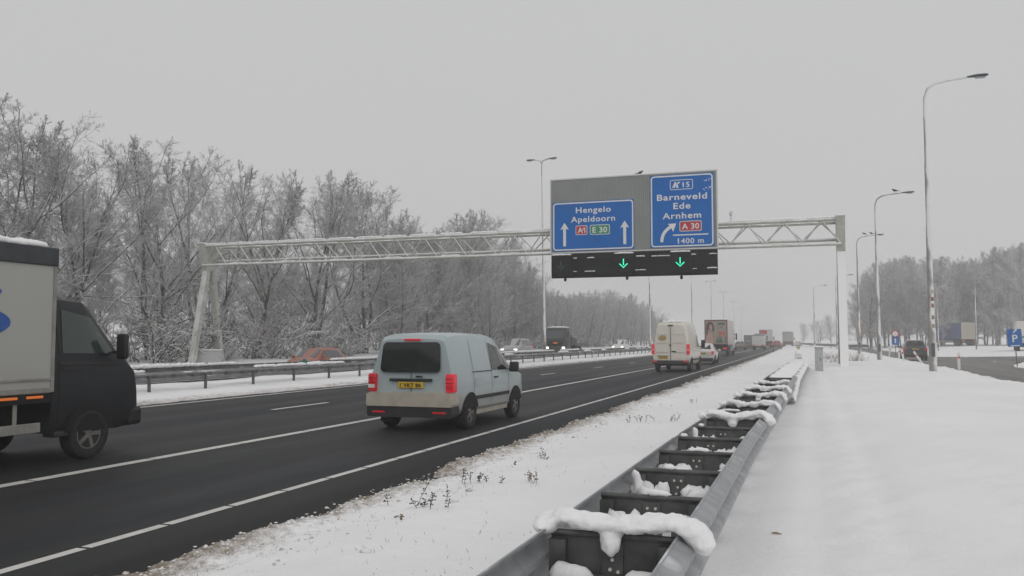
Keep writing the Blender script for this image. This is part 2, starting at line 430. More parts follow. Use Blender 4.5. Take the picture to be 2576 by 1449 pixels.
# stubble of grass tips showing through the thin snow of the verge
m_tip = mat("grass_tips", (.13, .11, .065), .9, var=.5, vscale=3)
V, k = [], 0
for q in range(1500):
    Y = 4.0*math.exp(rc.random()*math.log(11)); la = -4.35+2.9*rc.random()**1.7
    if vnoise(np.array([la*.9]), np.array([Y*.6]), 12)[0] < -.05: continue
    z = gz(la, Y)-.008; x = la+bend(Y); h_ = rc.uniform(.012, .05); dx, dy = rc.gauss(0, .018), rc.gauss(0, .018); w_ = rc.uniform(.0015, .003)
    V += [(x-w_, Y, z), (x+w_, Y, z), (x+dx*.6, Y+dy*.6, z+h_*.7), (x+dx, Y+dy, z+h_)]; k += 1
me = bpy.data.meshes.new("grass_tips"); fast_mesh(me, np.array(V), np.arange(4*k).reshape(-1, 4))
tag(link("grass_tips", me, m_tip), "thin dead grass tips poking through the verge snow", "grass", kind="stuff")
# ------------------------------------------------------------------ crash barriers
m_rail = snowed("barrier_rail", (.34, .35, .365), 1.25, 1.7, (0, 0, 1), nscale=1.6, namp=.7, rough=.48, metal=.3, var=.18)
m_rail_far = snowed("barrier_rail_weathered", (.21, .21, .215), .95, 1.5, (0, 0, 1), nscale=.8, namp=.75, rough=.55, metal=.3, var=.2)
WPROF = [(0, 0), (.012, 0), (.012, -.012), (.07, -.045), (.085, -.06), (.085, -.10), (.07, -.115), (.022, -.14), (.022, -.17), (.07, -.195), (.085, -.21), (.085, -.25), (.07, -.265), (.012, -.298), (.012, -.31), (0, -.31)]
WPROF = WPROF + [(o-.006, z) for o, z in ((.006, -.30), (.066, -.262), (.078, -.25), (.078, -.21), (.066, -.198), (.018, -.172), (.018, -.138), (.066, -.112), (.078, -.10), (.078, -.06), (.066, -.048), (.006, -.014))]
def rail_mesh(latf, side, top, ys, zf=None):
    a = MB(); n_ = len(WPROF)
    for Y in ys:
        x0 = latf(Y)+bend(Y); t = top + (zf(Y) if zf else 0)
        a.v += [(x0+side*o, Y, t+z) for o, z in WPROF]
    for k in range(len(ys)-1):
        for q in range(n_):
            a.f.append((k*n_+q, k*n_+(q+1) % n_, (k+1)*n_+(q+1) % n_, (k+1)*n_+q))
    a.f += [tuple(range(n_)), tuple(range((len(ys)-1)*n_, len(ys)*n_))]
    return a
def lump_path(pts, r, seed, n=14, rough=.28, flat=.8, wide=1.0, fr=9.0):
    """a roll of fresh snow lying along a line of points"""
    P_ = [Vector(p) for p in pts]; fine = []
    for i in range(len(P_)-1):
        m_ = max(2, int((P_[i+1]-P_[i]).length/.022))
        fine += [P_[i].lerp(P_[i+1], k/m_) for k in range(m_)]
    fine.append(P_[-1])
    for _ in range(5):
        fine = [fine[0]] + [(fine[i-1]+fine[i]*2+fine[i+1])/4 for i in range(1, len(fine)-1)] + [fine[-1]]
    L_ = len(fine); a = MB()
    rr = []
    for i, p in enumerate(fine):
        f = i/(L_-1); e_ = min(1, math.sqrt(max(min(f, 1-f)*L_*.022/r*1.3, .01)))
        rr.append(r*e_*(1+.3*mnoise.noise(p*fr*.5+Vector((seed, 0, 0)))))
    a.path(fine, rr, n)
    out = []
    for i, p in enumerate(a.v):
        c = fine[min(i//n, L_-1)]; q = Vector(p)-c
        k = 1+rough*(mnoise.noise(Vector(p)*fr+Vector((seed, seed*2, 0)))+.5*mnoise.noise(Vector(p)*fr*2.7))
        out.append(tuple(c+Vector((q.x*k, q.y*k*wide, q.z*k*flat*(1 if q.z > 0 else .7)))))
    a.v = out; return a

def snow_merge(parts, name, m, par, voxel=.013, seed=0.0, amp=.016):
    """several rolls and lumps of snow frozen together into one soft mass"""
    a = MB()
    for q in parts: a.add(q.v, q.f)
    o = a.build(name, m, par); md_ = o.modifiers.new("r", 'REMESH'); md_.mode = 'VOXEL'; md_.voxel_size = voxel
    s_ = o.modifiers.new("s", 'SMOOTH'); s_.iterations = 4; s_.factor = .5
    dg = bpy.context.evaluated_depsgraph_get(); dg.update()
    me = bpy.data.meshes.new_from_object(o.evaluated_get(dg)); o.modifiers.clear()
    for v_ in me.vertices:
        n_ = mnoise.noise(v_.co*11+Vector((seed, 0, 0)))+.6*mnoise.noise(v_.co*31)
        v_.co += v_.normal*amp*n_
    old = o.data; o.data = me; bpy.data.meshes.remove(old); me.name = name
    if not me.materials: me.materials.append(m)
    me.polygons.foreach_set('use_smooth', [True]*len(me.polygons)); return o
def latR(Y): return -.655 + .0135*max(0, Y-9)
def latL(Y): return latR(Y) - .67
TOP = .72
def dip(Y): return 0 if Y < 40 else -.012*(Y-40)**1.4
bar = empty("crash_barrier", (latR(6), 6, gz(-1, 6)), 0, "near double-railed steel crash barrier in the snow with thick snow rolls on its crossbars", "crash barrier")
IB = Matrix.Translation((-latR(6), -6, -gz(-1, 6)))
def bb_(mb, name, m, smooth=None, par=None):      # build in the barrier's own frame
    mb.xform(IB); return mb.build(name, m, par or bar, smooth)
ysn = list(np.arange(-1.2, 50, .8))
bb_(rail_mesh(latR, 1, TOP, ysn, dip), "rail", m_rail, 35)
bb_(rail_mesh(latL, -1, TOP, ysn, dip), "rail", m_rail, 35)
SP = [2.16+1.165*k for k in range(35)]
rb = random.Random(4)
for k, Y in enumerate(SP):
    l_, r_, t = latL(Y)+bend(Y)+.004, latR(Y)+bend(Y)-.004, TOP+dip(Y)
    a = MB()
    a.box((l_, Y-.004, t-.225), (r_, Y+.004, t-.035)); a.path([(l_, Y-.012, t-.03), (r_, Y-.012, t-.03)], .017, 8)
    a.box((l_, Y-.05, t-.235), (r_, Y+.004, t-.226))
    for x_ in (l_, r_-.09):      # end brackets
        a.box((x_, Y-.06, t-.25), (x_+.09, Y-.0045, t-.06))
    sp_ = bb_(a, "spacer", m_galv_d)
    c = (l_+r_)/2
    a = MB(); a.box((c-.055, Y-.02, .02), (c+.055, Y-.006, t-.06)); a.box((c-.055, Y-.012, .02), (c-.047, Y+.06, t-.26)); a.box((c+.047, Y-.012, .02), (c+.055, Y+.06, t-.26))
    bb_(a, "post", m_galv_d)
    if Y < 12:
        a = MB()
        for dx, dz in ((-.026, -.10), (.026, -.10), (0, -.15), (-.012, -.2), (.03, -.21)): a.lathe([(-.030, .009), (-.022, .010), (-.0205, .010)], (c+dx, Y, t+dz), 'y', 8)
        bb_(a, "bolts", m_line, None, sp_)
    if Y < 40:      # lower tie with its load of snow
        a = MB(); a.box((l_, Y-.16, .34), (r_, Y-.06, .352)); bb_(a, "tie_plate", m_galv_d)
    # snow
    seed = k*1.7
    big = k in (2, 8) or k in (10, 12, 14, 16)
    if big:
        r0_ = .066 if k == 2 else (.072 if k == 8 else .05)
        sag = -.012 if k == 2 else -.035
        pts = [(l_-.02, Y+.02, t+.025), (l_+.05, Y+.01, t+.05), (l_+.2, Y, t+.035+sag*.6), (c, Y, t+.03+sag), (r_-.2, Y, t+.035+sag*.6), (r_-.02, Y, t+.055), (r_+.06, Y-.01, t+.045), (r_+.125, Y-.015, t-.03), (r_+.135, Y-.02, t-.10)]
        if k > 10 and k % 3 == 1: pts = pts[:-2]
        ps_ = [lump_path(pts, r0_, seed, flat=.72, wide=1.55 if k < 10 else 1.3)]
        for q in range(4 if k == 2 else 8):      # uneven top and clots that spill over the edges
            u_ = rb.random(); x_ = l_+(r_-l_)*u_
            ps_.append(MB().blob((x_, Y+rb.uniform(-.05, .05), t+.035+sag*math.sin(math.pi*u_)), [rb.uniform(.05, .10), rb.uniform(.045, .075), rb.uniform(.035, .055)], 2, .4, k+q*.7))
        ps_.append(MB().blob((l_-.03, Y+.08, t+.0), (.09, .20, .05), 2, .4, k*.9))
        if k in (2, 8, 12):
            ps_.append(lump_path([(c, Y-.0, t+sag+.03), (c-.005, Y-.05, t-.06), (c+.005, Y-.065, t-.13)], .060, seed+5, flat=1))
        for q in ps_: q.xform(IB)
        snow_merge(ps_, "snow_cap", m_snowcap, bar, seed=seed)
    elif k in (3, 5, 6, 7, 9, 4):
        x0_ = {3: .30, 4: .22, 5: .25, 6: .02, 7: .05, 9: .06}[k]; w_ = {3: .16, 4: .1, 5: .2, 6: .08, 7: .07, 9: .26}[k]
        bb_(lump_path([(l_+x0_, Y-.01, t-.005), (l_+x0_+w_*.5, Y-.01, t), (l_+x0_+w_, Y-.01, t-.008)], .026, seed, rough=.5), "snow_cap", m_snowcap, 180)
        if k in (4, 7): bb_(lump_path([(l_+.01, Y-.1, t-.02), (l_+.03, Y-.09, t-.1), (l_+.035, Y-.1, t-.2)], .036, seed+2, rough=.5), "snow_cap", m_snowcap, 180)
    if Y < 11:
        for x0_, x1_ in ((.02, c-l_-.075), (c-l_+.075, r_-l_-.02)):
            z0 = .50 if k < 3 else .515
            if k >= 3 and x0_ > .1 and k % 2: x0_ += .1
            bb_(lump_path([(l_+x0_, Y-.12, z0), (l_+(x0_+x1_)/2, Y-.13, z0+.008), (l_+x1_, Y-.12, z0)], .062 if k < 3 else .066, seed+3, rough=.55 if k > 2 else .3), "snow_cap", m_snowcap, 180)
            if k > 2:
                for q in range(6):
                    xx = l_+rb.uniform(x0_, x1_)
                    bb_(MB().blob((xx, Y-.05-rb.random()*.06, z0+.03), [rb.uniform(.03, .06)]*2+[rb.uniform(.03, .075)], 2, .6, k+q*.31, 4), "snow_cap", m_snowcap, 180)
# farther on the snow has closed over the whole barrier
a = MB(); nn = 26; yb = np.arange(21.0, 47, .12); rowsb = []
for Y in yb:
    l_, r_, t = latL(Y)+bend(Y), latR(Y)+bend(Y), TOP+dip(Y)
    ph = ((Y-SP[0])/1.165) % 1; f = min(1, (Y-21)/5)
    for q in range(nn):
        u = q/(nn-1); x_ = l_-.11+(r_-l_+.26)*u
        arch = math.sin(math.pi*min(max(u, 0), 1))**.35
        sag = (.24-.13*f)*math.sin(math.pi*ph)
        z = t-.16+.215*arch-sag*math.sin(math.pi*u) + .06*mnoise.noise(Vector((x_*3.5, Y*2.0, 3))) + .03*mnoise.noise(Vector((x_*9, Y*7, 5))) - (1-f)*.3
        a.v.append((x_, Y, z))
for i in range(len(yb)-1):
    for q in range(nn-1): a.f.append((i*nn+q, i*nn+q+1, (i+1)*nn+q+1, (i+1)*nn+q))
bb_(a, "snow_blanket", m_snowcap, 180)

# the barrier along the central reservation
fb = empty("crash_barrier", (-19.4, 40, .05), 0, "long double steel crash barrier along the central reservation, snow in patches on top", "crash barrier")
IF = Matrix.Translation((19.4, -40, -.05))
def fb_(mb, name, m, smooth=None, par=None): mb.xform(IF); return mb.build(name, m, par or fb, smooth)
ysf = list(np.arange(-4, 380, 4.0)); FT = .70
fb_(rail_mesh(lambda Y: -19.47, 1, FT, ysf), "rail", m_rail_far, 35)
fb_(rail_mesh(lambda Y: -20.15, -1, FT+.12, ysf), "rail", m_rail_far, 35)
a = MB(); a.box((-19.405, -.035, -.1), (-19.33, .035, FT-.12)); pm = None
b2 = MB(); b2.box((-20.14, -.02, FT-.2), (-19.475, .02, FT-.03)); sm_ = None
b3 = MB(); b3.blob((-19.38, 0, FT-.125), (.03, .085, .05), 1, .1)
for k in range(98):
    Y = 3.2+k*2.66
    if pm is None: pm = a.build("post", m_galv_d, fb); o = pm
    else: o = dup(pm, parent=fb)
    o.location = (19.4+bend(Y), Y-40, -.05)
for k in range(96):
    Y = 2.5+k*.89
    if sm_ is None: sm_ = b3.build("bolt_plate", m_galv_d, fb, 180); o = sm_
    else: o = dup(sm_, parent=fb)
    o.location = (19.4+bend(Y), Y-40, -.05)
s3 = None
for k in range(60):
    Y = 3.2+k*2.66
    if s3 is None: s3 = b2.build("spacer", m_galv_d, fb); o = s3
    else: o = dup(s3, parent=fb)
    o.location = (19.4+bend(Y), Y-40, -.05)
rf = random.Random(17); Y = 17.0; cnt = 0
while Y < 150 and cnt < 96:
    L_ = rf.uniform(.5, 1.6)*(1+Y/90); la = -20.13 if rf.random() < .72 else -19.49
    fz = FT+(.12 if la < -20 else 0)
    bm_ = lump_path([(la+bend(Y), Y, fz+.03), (la+bend(Y), Y+L_/2, fz+.04), (la+bend(Y), Y+L_, fz+.03)], rf.uniform(.065, .10), cnt*.77, 8, .5)
    fb_(bm_, "snow_cap", m_snowcap, 180); cnt += 1; Y += L_*rf.uniform(.45, 1.2)
a = MB(); a.box((-19.98+bend(32), 31.2, FT-.02), (-19.72+bend(32), 31.32, FT+.16)); a.prism([(-19.95, FT+.16), (-19.75, FT+.16), (-19.85, FT+.24)], 'y', 31.2, 31.32)
m_teal = mat("teal_plastic", (.012, .16, .13), .5)
tag(a.build("marker_block", m_teal), "small teal plastic marker on top of the central barrier, left of the red car", "marker")

# barrier where the service road runs in, far ahead
sb = empty("crash_barrier", (0, 150, .3), 0, "distant snow-topped crash barrier crossing behind the gantry's right legs", "crash barrier")
pts = [at(px, 864.5, Yd) for px, Yd in ((2012, 235), (2040, 195), (2065, 172), (2090, 158), (2108, 150), (2140, 142), (2185, 140))]
pp = [(p[0], Yd-150, .55) for p, Yd in zip(pts, (235, 195, 172, 158, 150, 142, 140))]
a = MB()
for i in range(len(pp)-1): a.bar(pp[i], pp[i+1], .1, .38)
a.build("rail", m_galv_d, sb)
a = MB()
for i in range(len(pp)-1): a.bar(Vector(pp[i])+Vector((0, 0, .26)), Vector(pp[i+1])+Vector((0, 0, .26)), .3, .12)
a.build("snow_cap", m_snowcap, sb)
for i, p in enumerate(pp):
    MB().box((p[0]-.06, p[1]-.06, -.3), (p[0]+.06, p[1]+.06, .5)).build("post", m_galv_d, sb)

# ------------------------------------------------------------------ sign gantry
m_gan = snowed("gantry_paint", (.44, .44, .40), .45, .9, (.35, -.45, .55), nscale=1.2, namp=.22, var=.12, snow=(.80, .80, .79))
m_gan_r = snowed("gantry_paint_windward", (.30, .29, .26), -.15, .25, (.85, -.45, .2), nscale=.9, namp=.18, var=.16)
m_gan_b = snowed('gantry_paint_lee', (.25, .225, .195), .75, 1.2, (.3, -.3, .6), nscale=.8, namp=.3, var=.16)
GY = 50.0; XL, XR = -40.05, 1.65
ga = empty("sign_gantry", (-19, GY, 0), 0, "long grey lattice sign gantry spanning the whole motorway on A-shaped legs", "gantry")
IG = Matrix.Translation((19, -GY, 0))
def gb(mb, name, m, smooth=None, par=None): mb.xform(IG); return mb.build(name, m, par or ga, smooth)
for y_, z_, r_ in ((GY, 8.27, .10), (GY+1.4, 8.27, .10), (GY, 6.92, .09), (GY+1.4, 7.30, .09)):
    gb(MB().tube((XL, y_, z_), (XR, y_, z_), r_, n=12), "chord", m_gan, 60)
NB = 21; st = (XR-XL)/NB
for k in range(NB):
    xa, xb_ = XL+k*st, XL+(k+1)*st
    xm = (xa+xb_)/2
    a = MB()
    for y_, zb_ in ((GY, 6.92), (GY+1.4, 7.30)):
        a.tube((xa, y_, zb_), (xm, y_, 8.27), .038, n=6, caps=False); a.tube((xm, y_, 8.27), (xb_, y_, zb_), .038, n=6, caps=False)
    a.tube((xa, GY, 8.27), (xb_, GY+1.4, 8.27), .03, n=6, caps=False)
    a.tube((xa, GY, 6.92), (xa, GY+1.4, 7.30), .03, n=6, caps=False)
    gb(a, "brace", m_gan, 60)
    if k < NB-8 or k > NB-4:
        gb(lump_path([(xa+rf.uniform(0, .3), GY, 8.385), (xm, GY, 8.40), (xb_-rf.uniform(-.1, .35), GY, 8.385)], .085, k*.9, 8, .35), "snow_cap", m_snowcap, 180)
        if k % 2: gb(lump_path([(xa+.2, GY, 7.02), (xm, GY, 7.03), (xb_-.5, GY, 7.02)], .05, k*.5, 8, .4), "snow_cap", m_snowcap, 180)
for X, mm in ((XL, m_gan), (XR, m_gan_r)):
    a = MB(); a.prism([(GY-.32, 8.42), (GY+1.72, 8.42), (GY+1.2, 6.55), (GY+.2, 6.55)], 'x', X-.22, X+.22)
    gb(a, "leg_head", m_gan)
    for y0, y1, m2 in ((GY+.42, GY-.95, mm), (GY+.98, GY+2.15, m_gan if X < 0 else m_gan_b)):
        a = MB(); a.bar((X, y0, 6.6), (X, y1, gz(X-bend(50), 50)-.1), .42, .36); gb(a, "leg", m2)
    gb(MB().bbox((X-.26, GY-.36, 8.42), (X+.26, GY+1.76, 8.5), .04), "snow_cap", m_snowcap)
a = MB(); a.prism([(XL+.22, 7.1), (XL+.22, 8.2), (XL+1.3, 8.2)], 'y', GY+.6, GY+.66); gb(a, "gusset", m_gan)

# boards seen from behind on the far half
m_backbd = snowed("sign_back_aluminium", (.36, .37, .37), .8, 1.1, (0, 0, 1), var=.08)
for px0, px1, lb in ((933, 975, "grey back of a small sign board behind the truss, left one of two"), (1042, 1105, "grey back of a small sign board behind the truss, right one of two")):
    x0, zt = at(px0, 600, GY+1.9); x1, zb_ = at(px1, 640, GY+1.9)
    bk = empty("rear_facing_sign", ((x0+x1)/2, GY+1.9, zb_), 0, lb, "sign back", "sign boards facing the other way")
    hw = (x1-x0)/2; hh = zt-zb_
    MB().bbox((-hw, -.03, 0), (hw, .03, hh), .015).build("panel", m_backbd, bk)
    for q in range(4): MB().box((-hw, -.07, hh*(.12+.25*q)), (hw, -.032, hh*(.12+.25*q)+.05)).build("stiffener", m_backbd, bk)

# ------------------------------------------------------------------ direction signs
def planks(name, col, period=.118, amt=.13, rough=.45):
    m = mat(name, col, rough, spec=.12); n, l, b = nodes(m)
    g = n.new("ShaderNodeNewGeometry"); sp = n.new("ShaderNodeSeparateXYZ"); l.new(g.outputs["Position"], sp.inputs[0])
    f = math_(n, l, 'FRACT', math_(n, l, 'DIVIDE', sp.outputs["X"], period), 0.0)
    s_ = rng_(n, l, f, .80, .84)
    nz = noise_(n, l, g.outputs["Position"], 1.2, 4)
    k = math_(n, l, 'MULTIPLY', rng_(n, l, s_, 0, 1, 1, 1-amt), rng_(n, l, nz, .3, .7, .93, 1.07))
    v = n.new("ShaderNodeVectorMath"); v.operation = 'SCALE'; v.inputs[0].default_value = col; l.new(k, v.inputs["Scale"]); l.new(v.outputs[0], b.inputs["Base Color"])
    bp = n.new("ShaderNodeBump"); bp.inputs["Strength"].default_value = .25; bp.inputs["Distance"].default_value = .01
    l.new(rng_(n, l, s_, 0, 1, 1, 0), bp.inputs["Height"]); l.new(bp.outputs[0], b.inputs["Normal"])
    return m
m_board = planks("board_planks", (.25, .265, .255), amt=.3)
m_blue = planks("sign_blue", (.002, .135, .47), amt=.2)
m_white = mat("sign_white", (.72, .72, .72), .45, var=.05, vscale=3)
m_sred = mat("sign_red", (.45, .012, .03), .45); m_sgreen = mat("sign_green", (.015, .24, .12), .45)
m_frame = mat("sign_frame", (.62, .62, .61), .5, .2, var=.1)
SY = GY-.62                       # front plane of the board
def c3(cx, cy): return at((1950+cx/2.0608)/1.49068, (560+cy/2.0608)/1.49068, SY)
def rrect(cx, cz, w_, h_, r_, n=6):
    pts = []
    for qx, qz, a0 in ((1, 1, 0), (-1, 1, 90), (-1, -1, 180), (1, -1, 270)):
        for k in range(n+1):
            t = R(a0+90*k/n); pts.append((cx+qx*(w_/2-r_)+r_*math.cos(t), cz+qz*(h_/2-r_)+r_*math.sin(t)))
    return pts
def plate(poly, y, th, name, m, par, org): 
    a = MB(); a.prism([(u-org[0], v-org[2]) for u, v in poly], 'y', y-th-org[1], y-org[1]); return a.build(name, m, par)
def ring(cx, cz, w_, h_, r_, t_, y, th, name, m, par, org):
    o_ = rrect(cx, cz, w_, h_, r_); i_ = rrect(cx, cz, w_-2*t_, h_-2*t_, max(r_-t_, .01)); n_ = len(o_); a = MB()
    for yy_ in (y-th, y): a.v += [(u-org[0], yy_-org[1], v-org[2]) for u, v in o_] + [(u-org[0], yy_-org[1], v-org[2]) for u, v in i_]
    for k in range(n_):
        k2 = (k+1) % n_
        a.f += [(k, k2, n_+k2, n_+k), (2*n_+k, 3*n_+k, 3*n_+k2, 2*n_+k2), (k, 2*n_+k, 2*n_+k2, k2), (n_+k, n_+k2, 3*n_+k2, 3*n_+k)]
    return a.build(name, m, par)
def text(body, cx, cz, w_, y, name, m, par, org, h_=None, bold=.018, sp_=1.12, rot=None):
    cu = bpy.data.curves.new("lettering", 'FONT'); cu.body = body; cu.size = 1; cu.space_character = sp_; cu.offset = bold; cu.extrude = .004; cu.resolution_u = 4
    ob = bpy.data.objects.new("lettering", cu); COL.objects.link(ob)
    dg = bpy.context.evaluated_depsgraph_get(); dg.update(); me = bpy.data.meshes.new_from_object(ob.evaluated_get(dg)); bpy.data.objects.remove(ob); bpy.data.curves.remove(cu)
    v = np.array([q.co[:] for q in me.vertices]); lo, hi = v.min(0), v.max(0)
    s_ = w_/(hi[0]-lo[0]); sz = s_ if h_ is None else h_/(.73)
    base = .36 if h_ is None else .365
    nv = np.stack([(v[:, 0]-(lo[0]+hi[0])/2)*s_ + cx-org[0], -v[:, 2] + y-org[1]-.004, (v[:, 1]-base)*sz + cz-org[2]], 1)
    if rot: nv = np.array([rot @ Vector(p) for p in nv])
    me.vertices.foreach_set('co', nv.astype(np.float32).ravel()); me.update(); me.materials.clear()
    return link(name, me, m, par)
kx = (c3(1400, 500)[0]-c3(400, 500)[0])/1000; kz = (c3(900, 300)[1]-c3(900, 800)[1])/500
# board carrying both signs
(xl, zt1), (xr, zt2) = c3(240, 235), c3(1515, 172); (_, zb1), (_, zb2) = c3(245, 795), c3(1520, 760)
zt, zb = (zt1+zt2)/2, (zb1+zb2)/2
org = ((xl+xr)/2, SY, zb)
bd = empty("sign_board", org, 0, "big grey plank board on the gantry behind the two blue signs", "sign board")
a = MB(); a.box((xl-org[0], .03, 0), (xr-org[0], .13, zt-zb)); a.build("panel", m_board, bd)
a = MB(); t_ = .07
a.box((xl-org[0]-t_, .0, -t_), (xl-org[0], .15, zt-zb+t_)); a.box((xr-org[0], .0, -t_), (xr-org[0]+t_, .15, zt-zb+t_))
a.box((xl-org[0], .0, -t_), (xr-org[0], .15, 0)); a.box((xl-org[0], .0, zt-zb), (xr-org[0], .15, zt-zb+t_)); a.build("frame", m_frame, bd)
for q in range(5):
    x_ = xl-org[0]+(.5+q)*(xr-xl)/5; a = MB(); a.box((x_-.05, .131, .2), (x_+.05, .58, .32)); a.box((x_-.05, .131, 1.3), (x_+.05, .58, 1.42)); a.build("bracket", m_frame, bd)

def sign(cx0, cy0, cx1, cy1, lb):
    x0, x1 = c3(cx0, 500)[0], c3(cx1, 500)[0]; xm = (x0+x1)/2
    cxm = (cx0+cx1)/2; zt_, zb_ = c3(cxm, cy0)[1], c3(cxm, cy1)[1]
    og = (xm, SY, zb_)
    s_ = empty("direction_sign", og, 0, lb, "road sign")
    plate([(x0, zb_), (x1, zb_), (x1, zt_), (x0, zt_)], SY+.028, .03, "panel", m_blue, s_, og)
    ring(xm, (zt_+zb_)/2, x1-x0-.08, zt_-zb_-.08, .20, .075, SY-.004, .006, "border", m_white, s_, og)
    return s_, og
F_ = SY-.0035
def txt(s_, og, body, cx, cy, w_, hh=None, m=m_white, name="lettering", y=F_, **k):
    x_, z_ = c3(cx, cy); return text(body, x_, z_, w_*kx, y, name, m, s_, og, h_=None if hh is None else hh*kz, **k)
def shield(s_, og, cx, cy, w_, h_, m, body, tw):
    x_, z_ = c3(cx, cy); W_, H_ = w_*kx, h_*kz
    p = plate(rrect(x_, z_, W_, H_, .09), F_, .006, "route_shield", m_white, s_, og)
    plate(rrect(x_, z_, W_-.07, H_-.07, .07), F_-.0065, .004, "shield_field", m, p, (0, 0, 0)).matrix_parent_inverse = Matrix.Identity(4)
    q = text(body, x_, z_, tw*kx, F_-.011, "shield_lettering", m_white, p, (0, 0, 0), h_=44*kz, sp_=1.05)
    for c in p.children: c.location = (-og[0], -og[1], -og[2])
def arrow_poly(cx, y0, y1, hw, sw, hl):
    (x_, zb_), (_, zt_) = c3(cx, y0), c3(cx, y1); h_, s_ = hw*kx/2, sw*kx/2; hz_ = zt_-hl*kz
    return [(x_-s_, zb_), (x_+s_, zb_), (x_+s_, hz_), (x_+h_, hz_-.06), (x_, zt_), (x_-h_, hz_-.06), (x_-s_, hz_)]
s1, o1 = sign(251, 398, 881, 780, "blue direction sign reading Hengelo and Apeldoorn with two straight arrows")
txt(s1, o1, "Hengelo", 566, 464, 280, 46); txt(s1, o1, "Apeldoorn", 563, 535, 352, 46)
shield(s1, o1, 475, 625, 94, 74, m_sred, "A1", 62); shield(s1, o1, 617, 620, 158, 78, m_sgreen, "E 30", 116)
plate(arrow_poly(345, 750, 568, 70, 23, 48), F_, .006, "arrow", m_white, s1, o1)
plate(arrow_poly(810, 733, 550, 70, 23, 48), F_, .006, "arrow", m_white, s1, o1)
s2, o2 = sign(1007, 192, 1499, 756, "taller blue exit sign reading Barneveld, Ede and Arnhem with a bent arrow")
x_, z_ = c3(1247, 272); ring(x_, z_, 172*kx, 76*kz, .1, .035, F_, .006, "exit_box", m_white, s2, o2)
txt(s2, o2, "15", 1284, 270, 50, 40)
def pt(cx, cy): return c3(cx, cy)
plate([pt(1176, 298), pt(1196, 297), pt(1208, 272), pt(1206, 252), pt(1196, 252)], F_, .006, "exit_symbol", m_white, s2, o2)
plate([pt(1205, 297), pt(1226, 297), pt(1218, 270), pt(1240, 254), pt(1226, 250), pt(1211, 264)], F_, .006, "exit_symbol", m_white, s2, o2)
txt(s2, o2, "Barneveld", 1250, 364, 374, 48); txt(s2, o2, "Ede", 1251, 434, 128, 48); txt(s2, o2, "Arnhem", 1250, 509, 288, 48)
shield(s2, o2, 1318, 592, 164, 78, m_sred, "A 30", 128)
cl = [(1095, 718), (1098, 690), (1106, 662), (1120, 638), (1140, 617), (1163, 600)]; lo_, hi_ = [], []
for i, p in enumerate(cl):
    d = Vector((cl[min(i+1, 5)][0]-cl[max(i-1, 0)][0], cl[min(i+1, 5)][1]-cl[max(i-1, 0)][1])).normalized(); nrm = Vector((-d.y, d.x))*12
    lo_.append(pt(p[0]+nrm.x, p[1]+nrm.y)); hi_.append(pt(p[0]-nrm.x, p[1]-nrm.y))
plate(lo_ + [pt(1184, 638), pt(1208, 572), pt(1142, 577)] + hi_[::-1], F_, .006, "arrow", m_white, s2, o2)
rk_ = random.Random(31)
for q in range(16):      # wind-blown snow sticking to the corner of the exit sign
    x_, z_ = c3(1425+q*3.6+rk_.uniform(-6, 6), (250 if q % 2 else 315)-q*2.2+rk_.uniform(-9, 9))
    MB().blob((x_-o2[0], -.012, z_-o2[2]), [rk_.uniform(.02, .05), .012, rk_.uniform(.015, .03)], 1, .4, q).build("snow_fleck", m_snowcap, s2, 180)
(xa, za), (xb_, zc) = c3(1182, 664), c3(1456, 664)
plate([(xa, za-.035), (xb_, za-.035), (xb_, za+.035), (xa, za+.035)], F_, .006, "divider", m_white, s2, o2)
txt(s2, o2, "1400 m", 1320, 704, 192, 40)

for s0, og0_, cx, cy, sz in ((s2, o2, 1262, 262, 9), (s2, o2, 1225, 694, 8), (s1, o1, 492, 614, 10)):
    plate([pt(cx-sz, cy+sz*.9), pt(cx, cy-sz), pt(cx+2, cy-sz), pt(cx+2, cy), pt(cx-sz, cy+sz*1.7)], F_-.012, .004, "lettering_flag", m_white, s0, og0_)
# lane signals on their black backing
m_blk = mat("signal_black", (.006, .008, .008), .7, spec=.1, var=.3, vscale=2); m_blk2 = mat("signal_housing", (.004, .005, .005), .7, spec=.1)
m_led = mat("green_led", (.02, .5, .3), .4, emit=(.03, 1, .52), es=1.3); m_led0 = mat("green_led_dim", (.02, .09, .05), .4, emit=(.03, .6, .35), es=.02)
(xl, zt1), (xr, zt2) = c3(243, 802), c3(1525, 775); (_, zb1), (_, zb2) = c3(243, 998), c3(1525, 966)
zt, zb = (zt1+zt2)/2-.02, (zb1+zb2)/2; og = ((xl+xr)/2, SY, zb)
bk = empty("signal_backing", og, 0, "long black backing board under the blue signs, streaked with snow", "signal board")
MB().box((xl-og[0], .05, 0), (xr-og[0], .18, zt-zb)).build("panel", m_blk, bk)
for q in range(3): MB().box((xl-og[0], .035, (zt-zb)*(.08+.42*q)), (xr-og[0], .049, (zt-zb)*(.08+.42*q)+.06)).build("ledge", m_blk2, bk)
for cx, cy, w_, r_ in ((545, 838, 60, .05), (425, 843, 30, .05), (930, 826, 70, .06), (1090, 824, 150, .045), (1340, 812, 40, .05), (1490, 806, 60, .035), (425, 945, 30, .04), (540, 943, 85, .045), (930, 932, 85, .045), (1350, 922, 35, .035), (1485, 915, 75, .05)):
    x_, z_ = c3(cx, cy)
    lump_path([(x_-og[0]-w_*kx/2, .02, z_-zb), (x_-og[0], .02, z_-zb+.012), (x_-og[0]+w_*kx/2, .02, z_-zb)], r_, cx, 8, .4).build("snow_cap", m_snowcap, bk, 180)
